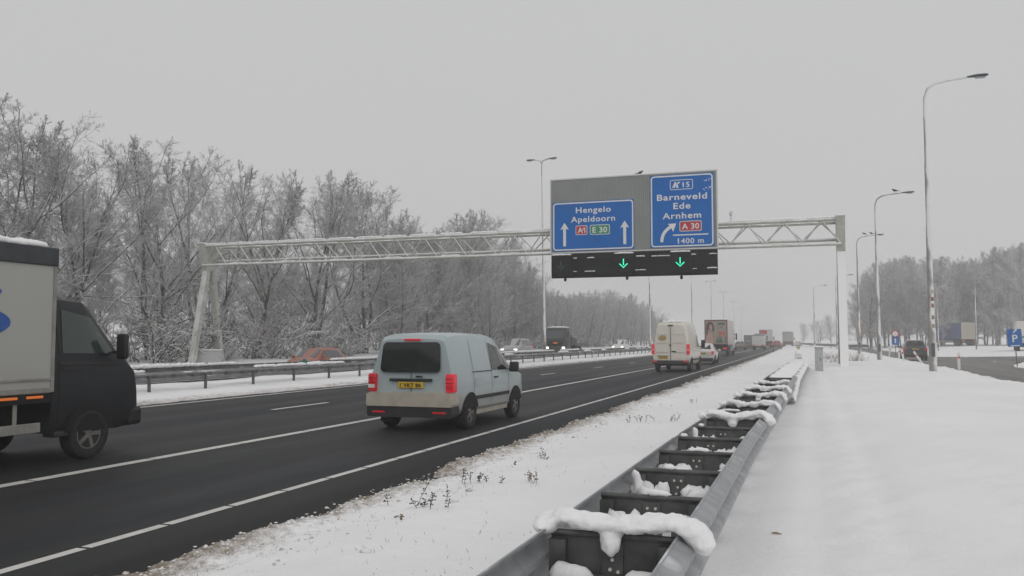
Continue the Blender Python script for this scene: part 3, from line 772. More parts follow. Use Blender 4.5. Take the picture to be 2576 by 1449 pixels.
for i, (c0, c1, ct, cb, ax, ay, led, lb) in enumerate(((256, 411, 826, 975, 330, 903, m_led0, "unlit black lane signal under the left blue sign's left arrow"), (734, 891, 812, 962, 810, 886, m_led, "lane signal with a lit green arrow, between the two blue signs"), (1165, 1327, 800, 950, 1245, 875, m_led, "lane signal with a lit green arrow under the Arnhem sign"))):
    (x0, z1), (x1, z0) = c3(c0, ct), c3(c1, cb); xm = (x0+x1)/2; og2 = (xm, SY-.05, z0)
    sg = empty("lane_signal", og2, 0, lb, "lane signal", "lane signals on the gantry")
    MB().bbox((x0-xm, -.35, 0), (x1-xm, .08, z1-z0), .03).build("housing", m_blk2, sg)
    x_, z_ = c3(ax, ay); k_ = kx; a = MB()
    for dx, dz in [(0, 32-q*8) for q in range(6)] + [(s*q*7, -30+q*6.5) for s in (-1, 1) for q in range(1, 5)] + [(0, -30)]:
        a.lathe([(-.362, .024), (-.352, .032), (-.3505, .032)], (x_-xm+dx*kx, 0, z_-z0+dz*kz), 'y', 8)
    a.build("arrow", led, sg)
    lump_path([(x0-xm+.02, -.27, z1-z0+.02), (0, -.28, z1-z0+.03), (x1-xm-.02, -.27, z1-z0+.02)], .075, i*3.3, 8, .35).build("snow_cap", m_snowcap, sg, 180)
    dx_ = (350, 828, 1248)[i]; (x_, z_) = c3(dx_, (1003, 990, 985)[i])
    a = MB(); a.tube((x_-xm, .06, z_-z0), (x_-xm, .06, .02), .03, n=8); a.blob((x_-xm, .06, z_-z0-.03), (.09, .09, .12), 2, .1); a.build("sensor", m_blk, sg, 40)
# little camera mast on the truss, and a bird on the board
x_, z_ = at(1839, 548, GY); cm = empty("traffic_camera", (x_, GY, 8.37), 0, "small camera mast standing on the truss right of the blue exit sign", "camera")
MB().tube((0, 0, 0), (0, 0, .5), .03, n=8).build("mast", m_gan, cm, 60)
MB().bbox((-.09, -.28, .36), (.07, .06, .5), .03).build("housing", m_frame, cm)
MB().bbox((-.05, -.05, .5), (.11, .12, .62), .03).build("bracket", m_frame, cm)
m_bird = mat("bird_plumage", (.025, .024, .026), .7, var=.3, vscale=8)
def bird(X, Y, Z, rz, lb, sc=1.0):
    bm = bmesh.new(); pv_ = [(0, -.17, .10), (0, -.08, .11), (0, .0, .135), (0, .07, .16), (0, .11, .205), (0, .145, .215), (0, .18, .205)]; rr = [.018, .04, .068, .06, .036, .034, .007]
    a = MB().path(pv_, rr, 10); a.box((-.03, -.27, .075), (.03, -.15, .092)); a.tube((.02, .02, .09), (.02, .03, 0), .006, n=5); a.tube((-.02, .02, .09), (-.02, .03, 0), .006, n=5); bm.free()
    a.v = [(p[0]*sc, p[1]*sc, p[2]*sc) for p in a.v]
    o = a.build("bird", m_bird, None, 180, (X, Y, Z)); o.rotation_euler = (0, 0, rz); return tag(o, lb, "bird", "perched dark birds")
x_, z_ = at(1610, 436, SY+.07); bird(x_, SY+.07, bd.location.z + (c3(880, 203)[1]-bd.location.z) + .02, R(-70), "dark bird perched on the top edge of the big sign board", 1.1)
# ------------------------------------------------------------------ vehicles (own frame: rear bumper at y=0, heading +y)
def paint(name, col, dirty=(.30, .28, .25), z0=.35, z1=.85, amt=.75, rough=.35, coat=.3, streak=True):
    """car paint under a film of road salt that is thickest low down, where the wheels throw it"""
    m = mat(name, col, rough, coat=coat); n, l, b = nodes(m)
    t = n.new("ShaderNodeTexCoord"); sp = n.new("ShaderNodeSeparateXYZ"); l.new(t.outputs["Object"], sp.inputs[0])
    nz = noise_(n, l, t.outputs["Object"], 2.5, 5, .6, (1, .5, 1.5))
    f = math_(n, l, 'ADD', rng_(n, l, sp.outputs["Z"], z1, z0), rng_(n, l, nz, .3, .7, -.28, .28))
    f = rng_(n, l, f, .15, .95, .04, amt)
    l.new(mixc(n, l, f, col, dirty), b.inputs["Base Color"]); l.new(rng_(n, l, f, 0, 1, rough, .8), b.inputs["Roughness"])
    return m
m_dark_tr = mat("dark_trim", (.022, .022, .022), .6, var=.3, vscale=4); m_under = mat("underbody", (.008, .008, .008), .9)
m_snowtop = m_snowcap
def ring_pts(s):
    """one cross-section; s = y, zs, zb, zr, w, wr, lean"""
    y, zs, zb, zr, w_, wr, ln = s; h_ = zb-zs
    half = [(w_*.88, zs), (w_*.965, zs+.14*h_), (w_, zs+.5*h_), (w_*.985, zb), (w_*.985+(wr-w_*.985)*.55, zb+.5*(zr-zb)), (wr+.01, zr-.16*(zr-zb)), (wr*.94, zr-.03*(zr-zb)), (wr*.78, zr+.012), (wr*.4, zr+.025)]
    def yy(z): return y + ln*max(0, z-zb)
    return [(x, yy(z), z) for x, z in half] + [(0, yy(zr), zr+.03)] + [(-x, yy(z), z) for x, z in reversed(half)]
def body(stations, name, m, root, smooth=32):
    a = MB(); ns = [ring_pts(s) for s in stations]; k = len(ns[0])
    for r_ in ns: a.v += r_
    for i in range(len(ns)-1):
        for q in range(k): a.f.append((i*k+q, i*k+(q+1) % k, (i+1)*k+(q+1) % k, (i+1)*k+q))
    a.f += [tuple(range(k)), tuple(range((len(ns)-1)*k, len(ns)*k))]
    return a.build(name, m, root, smooth)
def side_w(st, y, z):
    for i in range(len(st)-1):
        if st[i][0] <= y <= st[i+1][0] or i == len(st)-2:
            f = min(max((y-st[i][0])/(st[i+1][0]-st[i][0]+1e-9), 0), 1); s = [st[i][q]+(st[i+1][q]-st[i][q])*f for q in range(7)]; break
    half = ring_pts(s)[:7]
    for q in range(6):
        if half[q][2] <= z <= half[q+1][2]:
            g = (z-half[q][2])/(half[q+1][2]-half[q][2]+1e-9); return half[q][0]+(half[q+1][0]-half[q][0])*g
    return half[6][0] if z > half[6][2] else half[0][0]
def quad_grid(c, n_=8, f=lambda p: p, th=None):
    a = MB()
    for i in range(n_+1):
        for j in range(n_+1):
            u, v = i/n_, j/n_; p = [(c[0][q]*(1-u)+c[1][q]*u)*(1-v)+(c[3][q]*(1-u)+c[2][q]*u)*v for q in range(len(c[0]))]
            a.v.append(f(p))
    for i in range(n_):
        for j in range(n_): a.f.append((i*(n_+1)+j, (i+1)*(n_+1)+j, (i+1)*(n_+1)+j+1, i*(n_+1)+j+1))
    return a
def side_panel(st, quad, name, m, root, off=.008, sides=(1, -1)):
    for s in sides:
        quad_grid(quad, 8, lambda p: (s*(side_w(st, p[0], p[1])+off), p[0], p[1])).build(name, m, root, 180)
def face_panel(corners, name, m, root, bulge=.0, n_=6):
    c = [Vector(p) for p in corners]; nn_ = (c[1]-c[0]).cross(c[3]-c[0]).normalized()
    a = quad_grid(corners, n_)
    for k, p in enumerate(a.v):
        i, j = divmod(k, n_+1); u, v = i/n_, j/n_
        a.v[k] = tuple(Vector(p)+nn_*bulge*4*u*(1-u))
    return a.build(name, m, root, 180)
def rpanel(cx, y, cz, w_, h_, r_, name, m, root, th=.02, tilt=0.0):
    a = MB(); a.prism(rrect(cx, cz, w_, h_, r_), 'y', y-th, y)
    a.v = [(p[0], p[1]+tilt*(p[2]-cz), p[2]) for p in a.v]
    return a.build(name, m, root)
WH = {}
def wheel(root, x, y, r_, w_, rimm=None, s=1):
    key = (r_, w_, s)
    if key in WH:
        o = dup(WH[key], parent=root); o.location = (x, y, r_); return o
    h_ = w_/2
    prof = [(-h_*.7, r_*.60), (-h_*.95, r_*.72), (-h_, r_*.86), (-h_*.85, r_*.965), (-h_*.55, r_), (h_*.55, r_), (h_*.85, r_*.965), (h_, r_*.86), (h_*.95, r_*.72), (h_*.7, r_*.60)]
    o = MB().lathe(prof, (0, 0, 0), 'x', 28).build("wheel", m_rubber, root, 40, (x, y, r_))
    a = MB(); a.lathe([(s*h_*.3, r_*.58), (s*h_*.72, r_*.62), (s*h_*.74, r_*.56), (s*h_*.5, r_*.53), (s*h_*.45, r_*.1)], (0, 0, 0), 'x', 24)
    for k in range(5):
        t = 2*math.pi*k/5; u, v = math.cos(t), math.sin(t)
        a.bar((s*h_*.62, u*r_*.08, v*r_*.08), (s*h_*.6, u*r_*.56, v*r_*.56), r_*.12, r_*.16)
    a.lathe([(s*h_*.5, r_*.15), (s*h_*.75, r_*.13)], (0, 0, 0), 'x', 12)
    a.build("rim", rimm or m_rim, o, 40)
    WH[key] = o; return o
def arch(root, s, y, zc, r_, x0, x1, zmin):
    pts = []
    a0 = math.asin(max(min((zmin-zc)/r_, 1), -1))
    for k in range(17):
        t = a0+(math.pi-2*a0)*k/16; pts.append((y+r_*math.cos(t), zc+r_*math.sin(t)))
    a = MB(); a.prism(pts, 'x', s*x0, s*x1); return a.build("wheel_arch", m_under, root)
def number_plate(root, cx, y, cz, body_, face=-1, w_=.52, tilt=0, m=m_plate):
    p = MB(); p.bbox((-w_/2, -.008, -.055), (w_/2, .008, .055), .006); o = p.build("number_plate", m, root, None, (cx, y, cz))
    if body_:
        t = text(body_, 0, 0, w_*.82, -.009, "plate_lettering", m_black, o, (0, 0, 0), h_=.07, bold=.01, sp_=1.1, rot=(Matrix.Rotation(math.pi, 3, 'Z') if face > 0 else None))
    return o

def place(root, X, Y, heading=0.0, z=0.0):
    root.location = (X, Y, z); root.rotation_euler = (0, 0, heading)

# --- light blue delivery van in the near lane
m_lb = paint("light_blue_paint", (.37, .44, .455), (.40, .37, .32), .45, .86, .55, .3)
m_bei = mat("salted_bumper", (.42, .38, .32), .75, var=.15, vscale=4)
v = empty("delivery_van", (-7.1, 14.75, 0), 0, "light blue small delivery van with a dark rear window, nearest in the right lane", "van")
ST = [(.06, .34, 1.06, 1.70, .83, .66, .13), (.20, .32, 1.06, 1.78, .865, .71, .06), (.5, .30, 1.06, 1.815, .885, .73, .02), (1.2, .29, 1.06, 1.83, .895, .735, 0), (2.2, .28, 1.05, 1.815, .895, .73, 0),
      (2.62, .28, 1.05, 1.76, .895, .715, 0), (2.85, .28, 1.04, 1.66, .893, .70, 0), (3.55, .28, 1.03, 1.14, .885, .72, 0), (3.75, .28, 1.0, 1.06, .88, .72, 0), (4.1, .28, .93, .98, .85, .68, 0), (4.3, .3, .78, .84, .78, .62, 0), (4.38, .34, .6, .66, .70, .58, 0)]
vb = body(ST, "body", m_lb, v, 28)
a = MB(); a.v = []
a.prism([(-.86, .47), (-.88, .52), (-.87, .70), (-.80, .725), (.80, .725), (.87, .70), (.88, .52), (.86, .47)], 'y', -.06, .30); bmp = a.build("bumper", m_bei, v)
a = MB(); a.prism([(-.84, .27), (-.87, .33), (-.865, .475), (.865, .475), (.87, .33), (.84, .27)], 'y', -.045, .32); a.build("lower_bumper", m_dark_tr, v)
for s in (-1, 1): MB().bbox((s*.62-.13, -.052, .345), (s*.62+.13, -.03, .38), .006).build("reflector", m_red, v)
g_ = MB(); g_.prism(rrect(-.02, 1.385, 1.24, .56, .09), 'y', -.012, .012); g_.v = [(p[0]*(1-.10*(p[2]-1.1)), p[1]+.105+.13*(p[2]-1.06)-.06, p[2]) for p in g_.v]
tg = g_.build("rear_window", m_glass, v)
a = MB(); a.tube((-.38, .02, 1.13), (.22, .055, 1.16), .010, n=6); a.tube((.22, .055, 1.16), (.26, .06, 1.16), .008, n=6); a.build("wiper", m_black, tg)
MB().bbox((-.17, .095, 1.695), (.17, .14, 1.73), .01).build("brake_light", m_redlit, v)
for s in (-1, 1):
    tl = MB(); tl.bbox((s*.80-.085, .012, .735), (s*.80+.085, .20, 1.075), .03); o = tl.build("taillight", m_redlit if s > 0 else m_red, v, 40)
    MB().bbox((s*.80-.07, -.004, .80), (s*.80+.07, .011, .87), .01).build("reversing_lens", m_line if s < 0 else m_red, o)
a = MB(); a.bbox((-.44, .028, .935), (.44, .07, .985), .012); a.build("plate_trim", m_dark_tr, v)
number_plate(v, 0, .042, .865, "1 VKT 86", m=m_plate)
MB().bbox((.10, .035, 1.01), (.24, .062, 1.04), .012).build("tailgate_handle", m_dark_tr, v)
MB().box((-.004, .055, .74), (.004, .068, 1.08)).build("seam", m_under, v)
# side: doors, windows, seams
side_panel(ST, [(2.05, 1.09), (2.98, 1.08), (2.72, 1.55), (2.1, 1.65)], "side_window", m_glass, v)
side_panel(ST, [(3.02, 1.08), (3.38, 1.07), (3.05, 1.33), (2.86, 1.48)], "side_window", m_glass, v)
for y_, z0, z1 in ((2.02, .40, 1.70), (1.02, .62, 1.70), (3.06, .40, 1.06)):
    side_panel(ST, [(y_, z0), (y_+.012, z0), (y_+.012, z1), (y_, z1)], "seam", m_under, v, .004)
side_panel(ST, [(.95, 1.075), (2.0, 1.075), (2.0, 1.095), (.95, 1.095)], "door_rail", m_dark_tr, v, .010)
side_panel(ST, [(1.1, .55), (3.1, .55), (3.1, .62), (1.1, .62)], "side_moulding", m_dark_tr, v, .015)
for s in (-1, 1):
    MB().bbox((s*.90-.012, 2.15, .93), (s*.90+.02, 2.35, .96), .008).build("door_handle", m_dark_tr, v)
    mr_ = MB(); mr_.bbox((s*1.0-.10, 3.05, 1.02), (s*1.0+.10, 3.17, 1.24), .035); mr_.bar((s*.88, 3.15, 1.06), (s*.95, 3.12, 1.08), .05, .05); mr_.build("mirror", m_dark_tr, v, 40)
    for y_ in (.86, 3.53):
        arch(v, s, y_, .33, .375, .70, .903, .40); wheel(v, s*.80, y_, .318, .20, s=s)
    a = MB(); a.box((s*.66, 1.25, .25), (s*.83, 3.13, .33)); a.build("sill", m_bei, v)
face_panel([(-.62, 3.56, 1.17), (.62, 3.56, 1.17), (.60, 2.88, 1.685), (-.60, 2.88, 1.685)], "windscreen", m_glass, v, .03)
MB().box((-.72, .1, .30), (.72, 4.1, .34)).build("underbody", m_under, v)
for s in (-1, 1): MB().bbox((s*.60-.17, 4.12, .70), (s*.60+.17, 4.36, .88), .05).build("headlight", m_frame, v)
for s in (-1, 1):
    MB().box((s*.80-.11, .60, .12), (s*.80+.11, .615, .42)).build("mudflap", m_rubber, v)
    o = [c_ for c_ in v.children if c_.name.startswith("taillight")][0 if s < 0 else 1]
    for zz in (.90, .985): MB().box((s*.80-.078, -.001, zz), (s*.80+.078, .0115, zz+.008)).build("lens_divider", m_under, o)
side_panel(ST, [(1.12, .80), (1.26, .80), (1.26, .95), (1.12, .95)], "fuel_flap", m_lb, v, .006, (1,))
for q in range(5): MB().box((-.50, .062+.065*q*.13*.9, 1.20+.075*q), (.46, .0645+.065*q*.13*.9, 1.203+.075*q)).build("heating_wire", m_dark_tr, tg)
a = MB(); a.tube((0.1, 1.9, 1.80), (0.1, 1.55, 2.02), .006, n=5); a.build("aerial", m_black, v)

m_glass_g = mat('green_tinted_glass', (.028, .045, .040), .12, spec=.7)
# --- box truck entering at the left
m_box = paint("cream_box_side", (.42, .42, .39), (.30, .28, .25), .9, 1.5, .35, .5, 0)
m_navy = paint("dark_navy_cab", (.008, .010, .014), (.035, .035, .035), .4, .9, .5, .55, 0)
m_rail_d = mat("dark_roof_rail", (.035, .04, .048), .5, var=.25); m_emb = mat("blue_emblem", (.02, .10, .36), .5, var=.1)
m_grime = mat("grimy_rail", (.27, .265, .24), .6, var=.2)
t = empty("box_truck", (-10.85, -.2, 0), 0, "cream box truck with a dark cab, cut off by the left edge", "truck")
W2 = 1.08
YB0, YB1 = 2.6, 9.38
MB().bbox((-W2, YB0, .98), (W2, YB1, 2.95), .03).build("cargo_box", m_box, t)
a = MB()
for s in (-1, 1): a.bbox((s*W2-.03, YB0-.01, 2.71), (s*W2+.03, YB1+.012, 2.96), .015)
a.build("roof_rail", m_rail_d, t)
lump_path([(W2-.10, YB0, 2.985), (W2-.08, 6.2, 2.995), (W2-.08, YB1-.1, 2.985)], .075, 2.2, 8, .3).build("snow_cap", m_snowcap, t, 180)
MB().bbox((-W2+.08, YB0+.05, 2.95), (W2-.1, YB1-.06, 3.01), .03).build("snow_cap", m_snowcap, t)
a = MB()
for z0, z1 in ((1.0, 1.06), (1.16, 1.19)): a.box((W2+.001, YB0, z0), (W2+.018, YB1, z1))
a.box((W2+.001, YB1-.05, 1.0), (W2+.015, YB1, 2.7)); a.build("side_rail", m_grime, t)
for Y_ in (8.55, 8.95): MB().bbox((W2+.001, Y_, .925), (W2+.02, Y_+.26, .96), .006).build("marker_light", m_orange, t)
MB().box((-W2+.02, YB0, .86), (W2-.005, YB1, .978)).build("chassis_rail", m_under, t)
# blue device on the side, mostly outside the frame
em = MB(); 
for z0, z1, y1 in ((2.30, 2.35, 8.53),): em.box((W2+.001, 7.0, z0), (W2+.006, y1, z1))
em.prism([(7.93+.75*math.cos(q*math.pi/14-math.pi/2), 1.93+.22*math.sin(q*math.pi/14-math.pi/2)) for q in range(15)], 'x', W2+.001, W2+.006)
em.build("emblem", m_emb, t)
a = MB(); a.bbox((W2-.04, YB0, .47), (W2-.005, 9.2, .60), .01); a.bbox((W2-.06, YB0+1, .5), (W2-.041, YB0+1.06, .9), .005); a.bbox((W2-.06, 8.8, .5), (W2-.041, 8.86, .9), .005); a.build("side_guard", m_grime, t)
MB().box((-.9, YB0, .42), (.96, 8.6, .86)).build("tank_and_frame", m_under, t)
CT = [(9.44, .42, 1.45, 2.24, 1.0, .84, 0), (9.6, .40, 1.45, 2.30, 1.0, .86, 0), (10.1, .38, 1.45, 2.27, 1.0, .85, 0), (10.25, .38, 1.45, 2.18, 1.0, .83, 0), (10.78, .38, 1.42, 1.56, .99, .80, 0), (11.02, .4, 1.22, 1.32, .96, .76, 0), (11.14, .45, .95, 1.02, .90, .70, 0)]
body(CT, "cab", m_navy, t, 30)
side_panel(CT, [(9.62, 1.52), (10.62, 1.50), (10.22, 2.03), (9.66, 2.13)], "side_window", m_glass_g, t)
side_panel(CT, [(9.55, .55), (9.565, .55), (9.565, 2.1), (9.55, 2.1)], "seam", m_under, t, .004)
face_panel([(-.74, 10.80, 1.60), (.74, 10.80, 1.60), (.72, 10.27, 2.17), (-.72, 10.27, 2.17)], "windscreen", m_glass, t, .03)
side_panel(CT, [(9.62, 1.28), (9.82, 1.28), (9.82, 1.32), (9.62, 1.32)], 'door_handle', m_black, t, .02)
side_panel(CT, [(9.56, 1.36), (10.7, 1.34), (10.7, 1.38), (9.56, 1.40)], 'waist_moulding', m_dark_tr, t, .012)
MB().bbox((.78, 9.5, .36), (1.0, 9.75, .44), .02).build('step', m_dark_tr, t)
for s in (-1, 1):
    mr_ = MB(); mr_.bbox((s*1.15-.09, 10.5, 1.42), (s*1.15+.09, 10.6, 1.80), .04); mr_.bar((s*.96, 10.55, 1.52), (s*1.1, 10.56, 1.52), .05, .05); mr_.build("mirror", m_black, t, 40)
    arch(t, s, 10.12, .37, .44, .75, 1.012, .41); wheel(t, s*.90, 10.12, .36, .24, s=s)
    MB().bbox((s*.72-.14, 10.95, .85), (s*.72+.14, 11.13, 1.05), .04).build("headlight", m_frame, t)
    for Y_ in (4.6,): wheel(t, s*.90, Y_, .36, .24, s=s)
MB().bbox((-.95, 10.92, .40), (.95, 11.22, .68), .06).build("bumper", m_black, t)

# --- tall cream van ahead
m_cream = paint("cream_white_paint", (.70, .665, .59), (.38, .35, .30), .35, .9, .7, .35)
s_ = empty("tall_van", (-7.13, 46.8, 0), 0, "tall cream high-roof van with red tail lights, in the right lane under the exit sign", "van")
SS = [(.05, .45, 1.3, 2.50, .93, .72, .05), (.2, .42, 1.3, 2.60, .97, .77, .03), (.8, .4, 1.3, 2.66, .985, .80, 0), (4.0, .38, 1.3, 2.66, .985, .80, 0), (4.55, .38, 1.3, 2.5, .985, .78, 0), (5.3, .38, 1.25, 1.42, .97, .75, 0), (5.85, .4, 1.05, 1.12, .9, .7, 0), (6.0, .45, .8, .85, .82, .6, 0)]
body(SS, "body", m_cream, s_, 28)
for x_ in (-.44, .44):
    a = MB(); a.prism(rrect(x_, 1.5, .80, 1.74, .06), 'y', -.008, .012); a.v = [(p[0]*(1-.10*max(0, p[2]-1.3)), p[1]+.045+.05*max(0, p[2]-1.3), p[2]) for p in a.v]; dr = a.build("rear_door", m_cream, s_)
    for zz in (1.05, 1.55, 2.0): MB().box((x_-.32, .02, zz), (x_+.32, .0355, zz+.012)).build("pressed_line", m_grime, dr)
MB().box((-.008, .02, .66), (.008, .043, 2.4)).build("seam", m_under, s_)
m_gold = mat("worn_gold_print", (.36, .26, .09), .6, var=.3, vscale=9)
a = MB(); pts = [(-.44+(.25 if k % 2 else .17)*math.cos(k*math.pi/10)*1.05, 1.82+(.17 if k % 2 else .11)*math.sin(k*math.pi/10)) for k in range(20)]; a.prism(pts, 'y', .052, .06); a.build("door_print", m_gold, s_)
for cx, cz, w_ in ((-.02, 1.44, .11), (.17, 1.10, .24)): MB().bbox((cx-w_/2, .012, cz-.03), (cx+w_/2, .036, cz+.03), .01).build("door_handle", m_black, s_)
MB().bbox((-.13, .02, 2.47), (.13, .12, 2.53), .015).build("brake_light", m_black, s_)
for x_ in (-.955, .925):
    a = MB(); a.bbox((x_-.07, -.01, .95), (x_+.09, .22, 1.50), .03); o = a.build("taillight", m_redlit, s_, 40)
    MB().bbox((x_-.05, -.022, 1.16), (x_+.06, -.008, 1.22), .005).build("indicator_lens", m_line, o)
a = MB(); a.bbox((-.95, -.10, .42), (.95, .25, .62), .04); a.build("bumper", m_dark_tr, s_)
for x_ in (-.83, .83): MB().bbox((x_-.12, -.112, .52), (x_+.12, -.09, .61), .01).build("reflector", m_red, s_)
MB().bbox((-.72, .0, .84), (-.12, .036, .875), .01).build("plate_trim", m_under, s_)
number_plate(s_, -.40, .02, .765, "VD 438 P")
for s in (-1, 1):
    mr_ = MB(); mr_.bbox((s*1.17-.11, 4.72, 1.25), (s*1.17+.11, 4.84, 1.72), .04); mr_.bar((s*.96, 4.8, 1.32), (s*1.1, 4.78, 1.35), .06, .06); mr_.build("mirror", m_black, s_, 40)
    for y_ in (1.15, 4.9): arch(s_, s, y_, .36, .43, .75, .99, .4); wheel(s_, s*.87, y_, .345, .22, s=s)
side_panel(SS, [(3.7, 1.35), (4.85, 1.33), (4.5, 1.95), (3.75, 2.0)], "side_window", m_glass, s_)
side_panel(SS, [(.9, .6), (4.4, .6), (4.4, .68), (.9, .68)], "side_moulding", m_dark_tr, s_, .012)
face_panel([(-.7, 5.3, 1.45), (.7, 5.3, 1.45), (.72, 4.57, 2.42), (-.72, 4.57, 2.42)], "windscreen", m_glass, s_, .03)
lump_path([(-.35, .7, 2.70), (.05, .75, 2.72), (.45, .7, 2.70)], .17, 6, 10, .25, .6).build("snow_cap", m_snowcap, s_, 180)
MB().bbox((-.5, .6, 2.66), (.55, 4.0, 2.77), .05).build("snow_cap", m_snowcap, s_)
MB().box((-.8, .2, .34), (.8, 5.6, .40)).build("underbody", m_under, s_)

# --- generic cars
def car(name, lab, L_, W_, H_, m, kind='hatch', lit=None, plate=None, front=False, snow=False, glassm=None, group=None):
    root = empty(name, (0, 0, 0), 0, lab, "car", group)
    w_ = W_/2; wr = w_*.70; zb = H_*.62; zs = .24 if kind != 'suv' else .32
    rk = {'hatch': .32, 'suv': .22, 'mpv': .18, 'sedan': .9}[kind]; d0 = .42 if kind != 'sedan' else .95
    hl = L_*.235; ws = L_*.19
    st = [(.03, zs+.1, zb-.12, zb-.02, w_*.90, w_*.80, 0), (.10, zs+.04, zb, zb+.06, w_*.95, w_*.80, 0)]
    if kind == 'sedan': st += [(.75, zs, zb+.02, zb+.08, w_, w_*.8, 0)]
    else: st += [(.20, zs, zb, zb+.16, w_*.97, w_*.78, 0)]
    st += [(d0+rk*.55, zs, zb, H_-.05, w_, wr, 0), (d0+rk+.3, zs, zb, H_, w_, wr+.01, 0), (L_-hl-ws-.45, zs, zb-.01, H_-.01, w_, wr, 0), (L_-hl-ws, zs, zb-.02, H_-.07, w_, wr-.01, 0),
           (L_-hl, zs, zb-.03, zb+.05, w_*.99, w_*.76, 0), (L_-.5, zs, zb-.12, zb-.07, w_*.96, w_*.72, 0), (L_-.14, zs+.02, zb-.28, zb-.22, w_*.88, w_*.66, 0), (L_-.02, zs+.08, zb-.42, zb-.38, w_*.76, w_*.6, 0)]
    body(st, "body", m, root, 30); gm = glassm or m_glass
    y0 = .20 if kind != 'sedan' else .75
    face_panel([(-w_*.70, y0+.0, zb+.165), (-wr*.84, d0+rk*.55-.012, H_-.075), (wr*.84, d0+rk*.55-.012, H_-.075), (w_*.70, y0+.0, zb+.165)][::-1], "rear_window", gm, root, 0)
    o = [c for c in root.children if c.name.startswith("rear_window")][0]
    for vv in o.data.vertices: vv.co.y -= .018; vv.co.z += .012
    face_panel([(-w_*.68, L_-hl, zb+.07), (w_*.68, L_-hl, zb+.07), (wr*.88, L_-hl-ws, H_-.06), (-wr*.88, L_-hl-ws, H_-.06)], "windscreen", gm, root, .02)
    for vv in [c for c in root.children if c.name.startswith("windscreen")][0].data.vertices: vv.co.y += .02; vv.co.z += .014
    ym = L_*.5
    side_panel(st, [(d0+rk*.7, zb+.04), (ym-.03, zb+.04), (ym-.03, H_-.12), (d0+rk+.15, H_-.13)], "side_window", gm, root)
    side_panel(st, [(ym+.03, zb+.04), (L_-hl-.18, zb+.03), (L_-hl-ws, H_-.15), (ym+.03, H_-.12)], "side_window", gm, root)
    for s in (-1, 1):
        mr_ = MB().bbox((s*(w_+.10)-.09, L_-hl-.35, zb+.0), (s*(w_+.10)+.09, L_-hl-.22, zb+.15), .03); mr_.bar((s*(w_-.05), L_-hl-.28, zb+.05), (s*(w_+.06), L_-hl-.28, zb+.05), .04, .04); mr_.build("mirror", m, root, 40)
        tl = MB().bbox((s*(w_*.86)-w_*.11, -.005, zb-.20), (s*(w_*.86)+w_*.10, .2, zb+.03 if kind != 'mpv' else zb+.2), .03); tl.build("taillight", m_redlit if lit == 'brake' else m_red, root, 40)
        MB().bbox((s*w_*.68-w_*.17, L_-.20, zb-.36), (s*w_*.68+w_*.17, L_-.055, zb-.25), .03).build("headlight", m_white_l if front else m_frame, root, 40)
        r_ = .31 if kind != 'suv' else .35
        for y_ in (L_*.185, L_*.80): arch(root, s, y_, r_+.01, r_+.07, w_*.75, w_*1.004, zs); wheel(root, s*(w_-.105), y_, r_, .19, s=s)
    MB().bbox((-w_*.90, -.03, zs+.02), (w_*.90, .22, zs+.21), .04).build("bumper", m_dark_tr, root)
    MB().bbox((-w_*.76, L_-.18, zs+.06), (w_*.76, L_+.02, zs+.24), .04).build("bumper", m_dark_tr, root)
    if plate: number_plate(root, 0, -.0, zb-.12 if kind != 'suv' else zb-.08, plate)
    else: number_plate(root, 0, L_+.03, zs+.19, None)
    MB().box((-w_*.8, .15, zs-.03), (w_*.8, L_-.2, zs+.02)).build("underbody", m_under, root)
    if snow: MB().bbox((-wr*.8, d0+rk+.05, H_+.0), (wr*.8, L_-hl-ws-.3, H_+.07), .03).build("snow_cap", m_snowcap, root)
    return root
m_wh = paint("white_paint", (.66, .65, .63), (.42, .39, .35), .3, .7, .6)
h = car("hatchback", "small white hatchback half hidden ahead of the cream high-roof van", 3.6, 1.66, 1.46, m_wh, 'hatch', 'brake', "84 XNB 2"); place(h, -7.28, 62.5)
m_gry = paint("grey_paint", (.20, .20, .205), (.3, .29, .27), .3, .7, .6)
c = car("estate_car", "grey estate car in the middle lane just beyond the flower truck", 4.5, 1.8, 1.5, m_gry, 'suv', None, "J 213 RK"); place(c, -11.9, 158)
c = car("dark_car", "dark car peeping out right behind the flower truck's far corner", 4.3, 1.8, 1.5, paint("charcoal_paint", (.03, .03, .034), (.2, .19, .18)), 'hatch', None, "PX 55"); place(c, -12.35, 186)
m_suvp = paint("dark_blue_grey_paint", (.035, .040, .048), (.20, .19, .18), .3, .75, .6)
c = car("dark_suv", "dark snow-topped SUV on the service road between the white marker posts", 4.7, 1.88, 1.68, m_suvp, 'suv', None, "G 672 LN", snow=True); place(c, 8.25, 79.5, R(-1))
m_orr = paint("orange_red_paint", (.30, .075, .04), (.26, .2, .17), .3, .8, .6)
c = car("red_car", "orange-red oncoming car with lit headlamps passing behind the central barrier", 4.1, 1.76, 1.46, m_orr, 'hatch', front=True, glassm=m_glass_l)
def at_lane(px, la):      # where the line of sight to a pixel column crosses a lane of the far carriageway
    X, Y, u = ray(px, 850); return la, Y*la/X
X, Y = at_lane(795, -26.5); place(c, X, Y+2.1, math.pi, -.2)
m_sil = paint("silver_paint", (.34, .34, .34), (.3, .29, .27), .3, .7, .5)
c = car("silver_car", "silver oncoming people carrier with lit headlamps left of the double-armed lamp post", 4.6, 1.84, 1.78, m_sil, 'mpv', front=True, glassm=m_glass_l)
X, Y = at_lane(1283, -26.5); place(c, X+.9+bend(Y), Y+2.3, math.pi, .06)
c = car("white_car", "white oncoming car with lit headlamps right of the green lorry", 4.3, 1.8, 1.6, m_wh, 'mpv', front=True, glassm=m_glass_l, snow=True)
X, Y = at_lane(1546, -26.2); place(c, X+.9, Y+2.0, math.pi, .1)
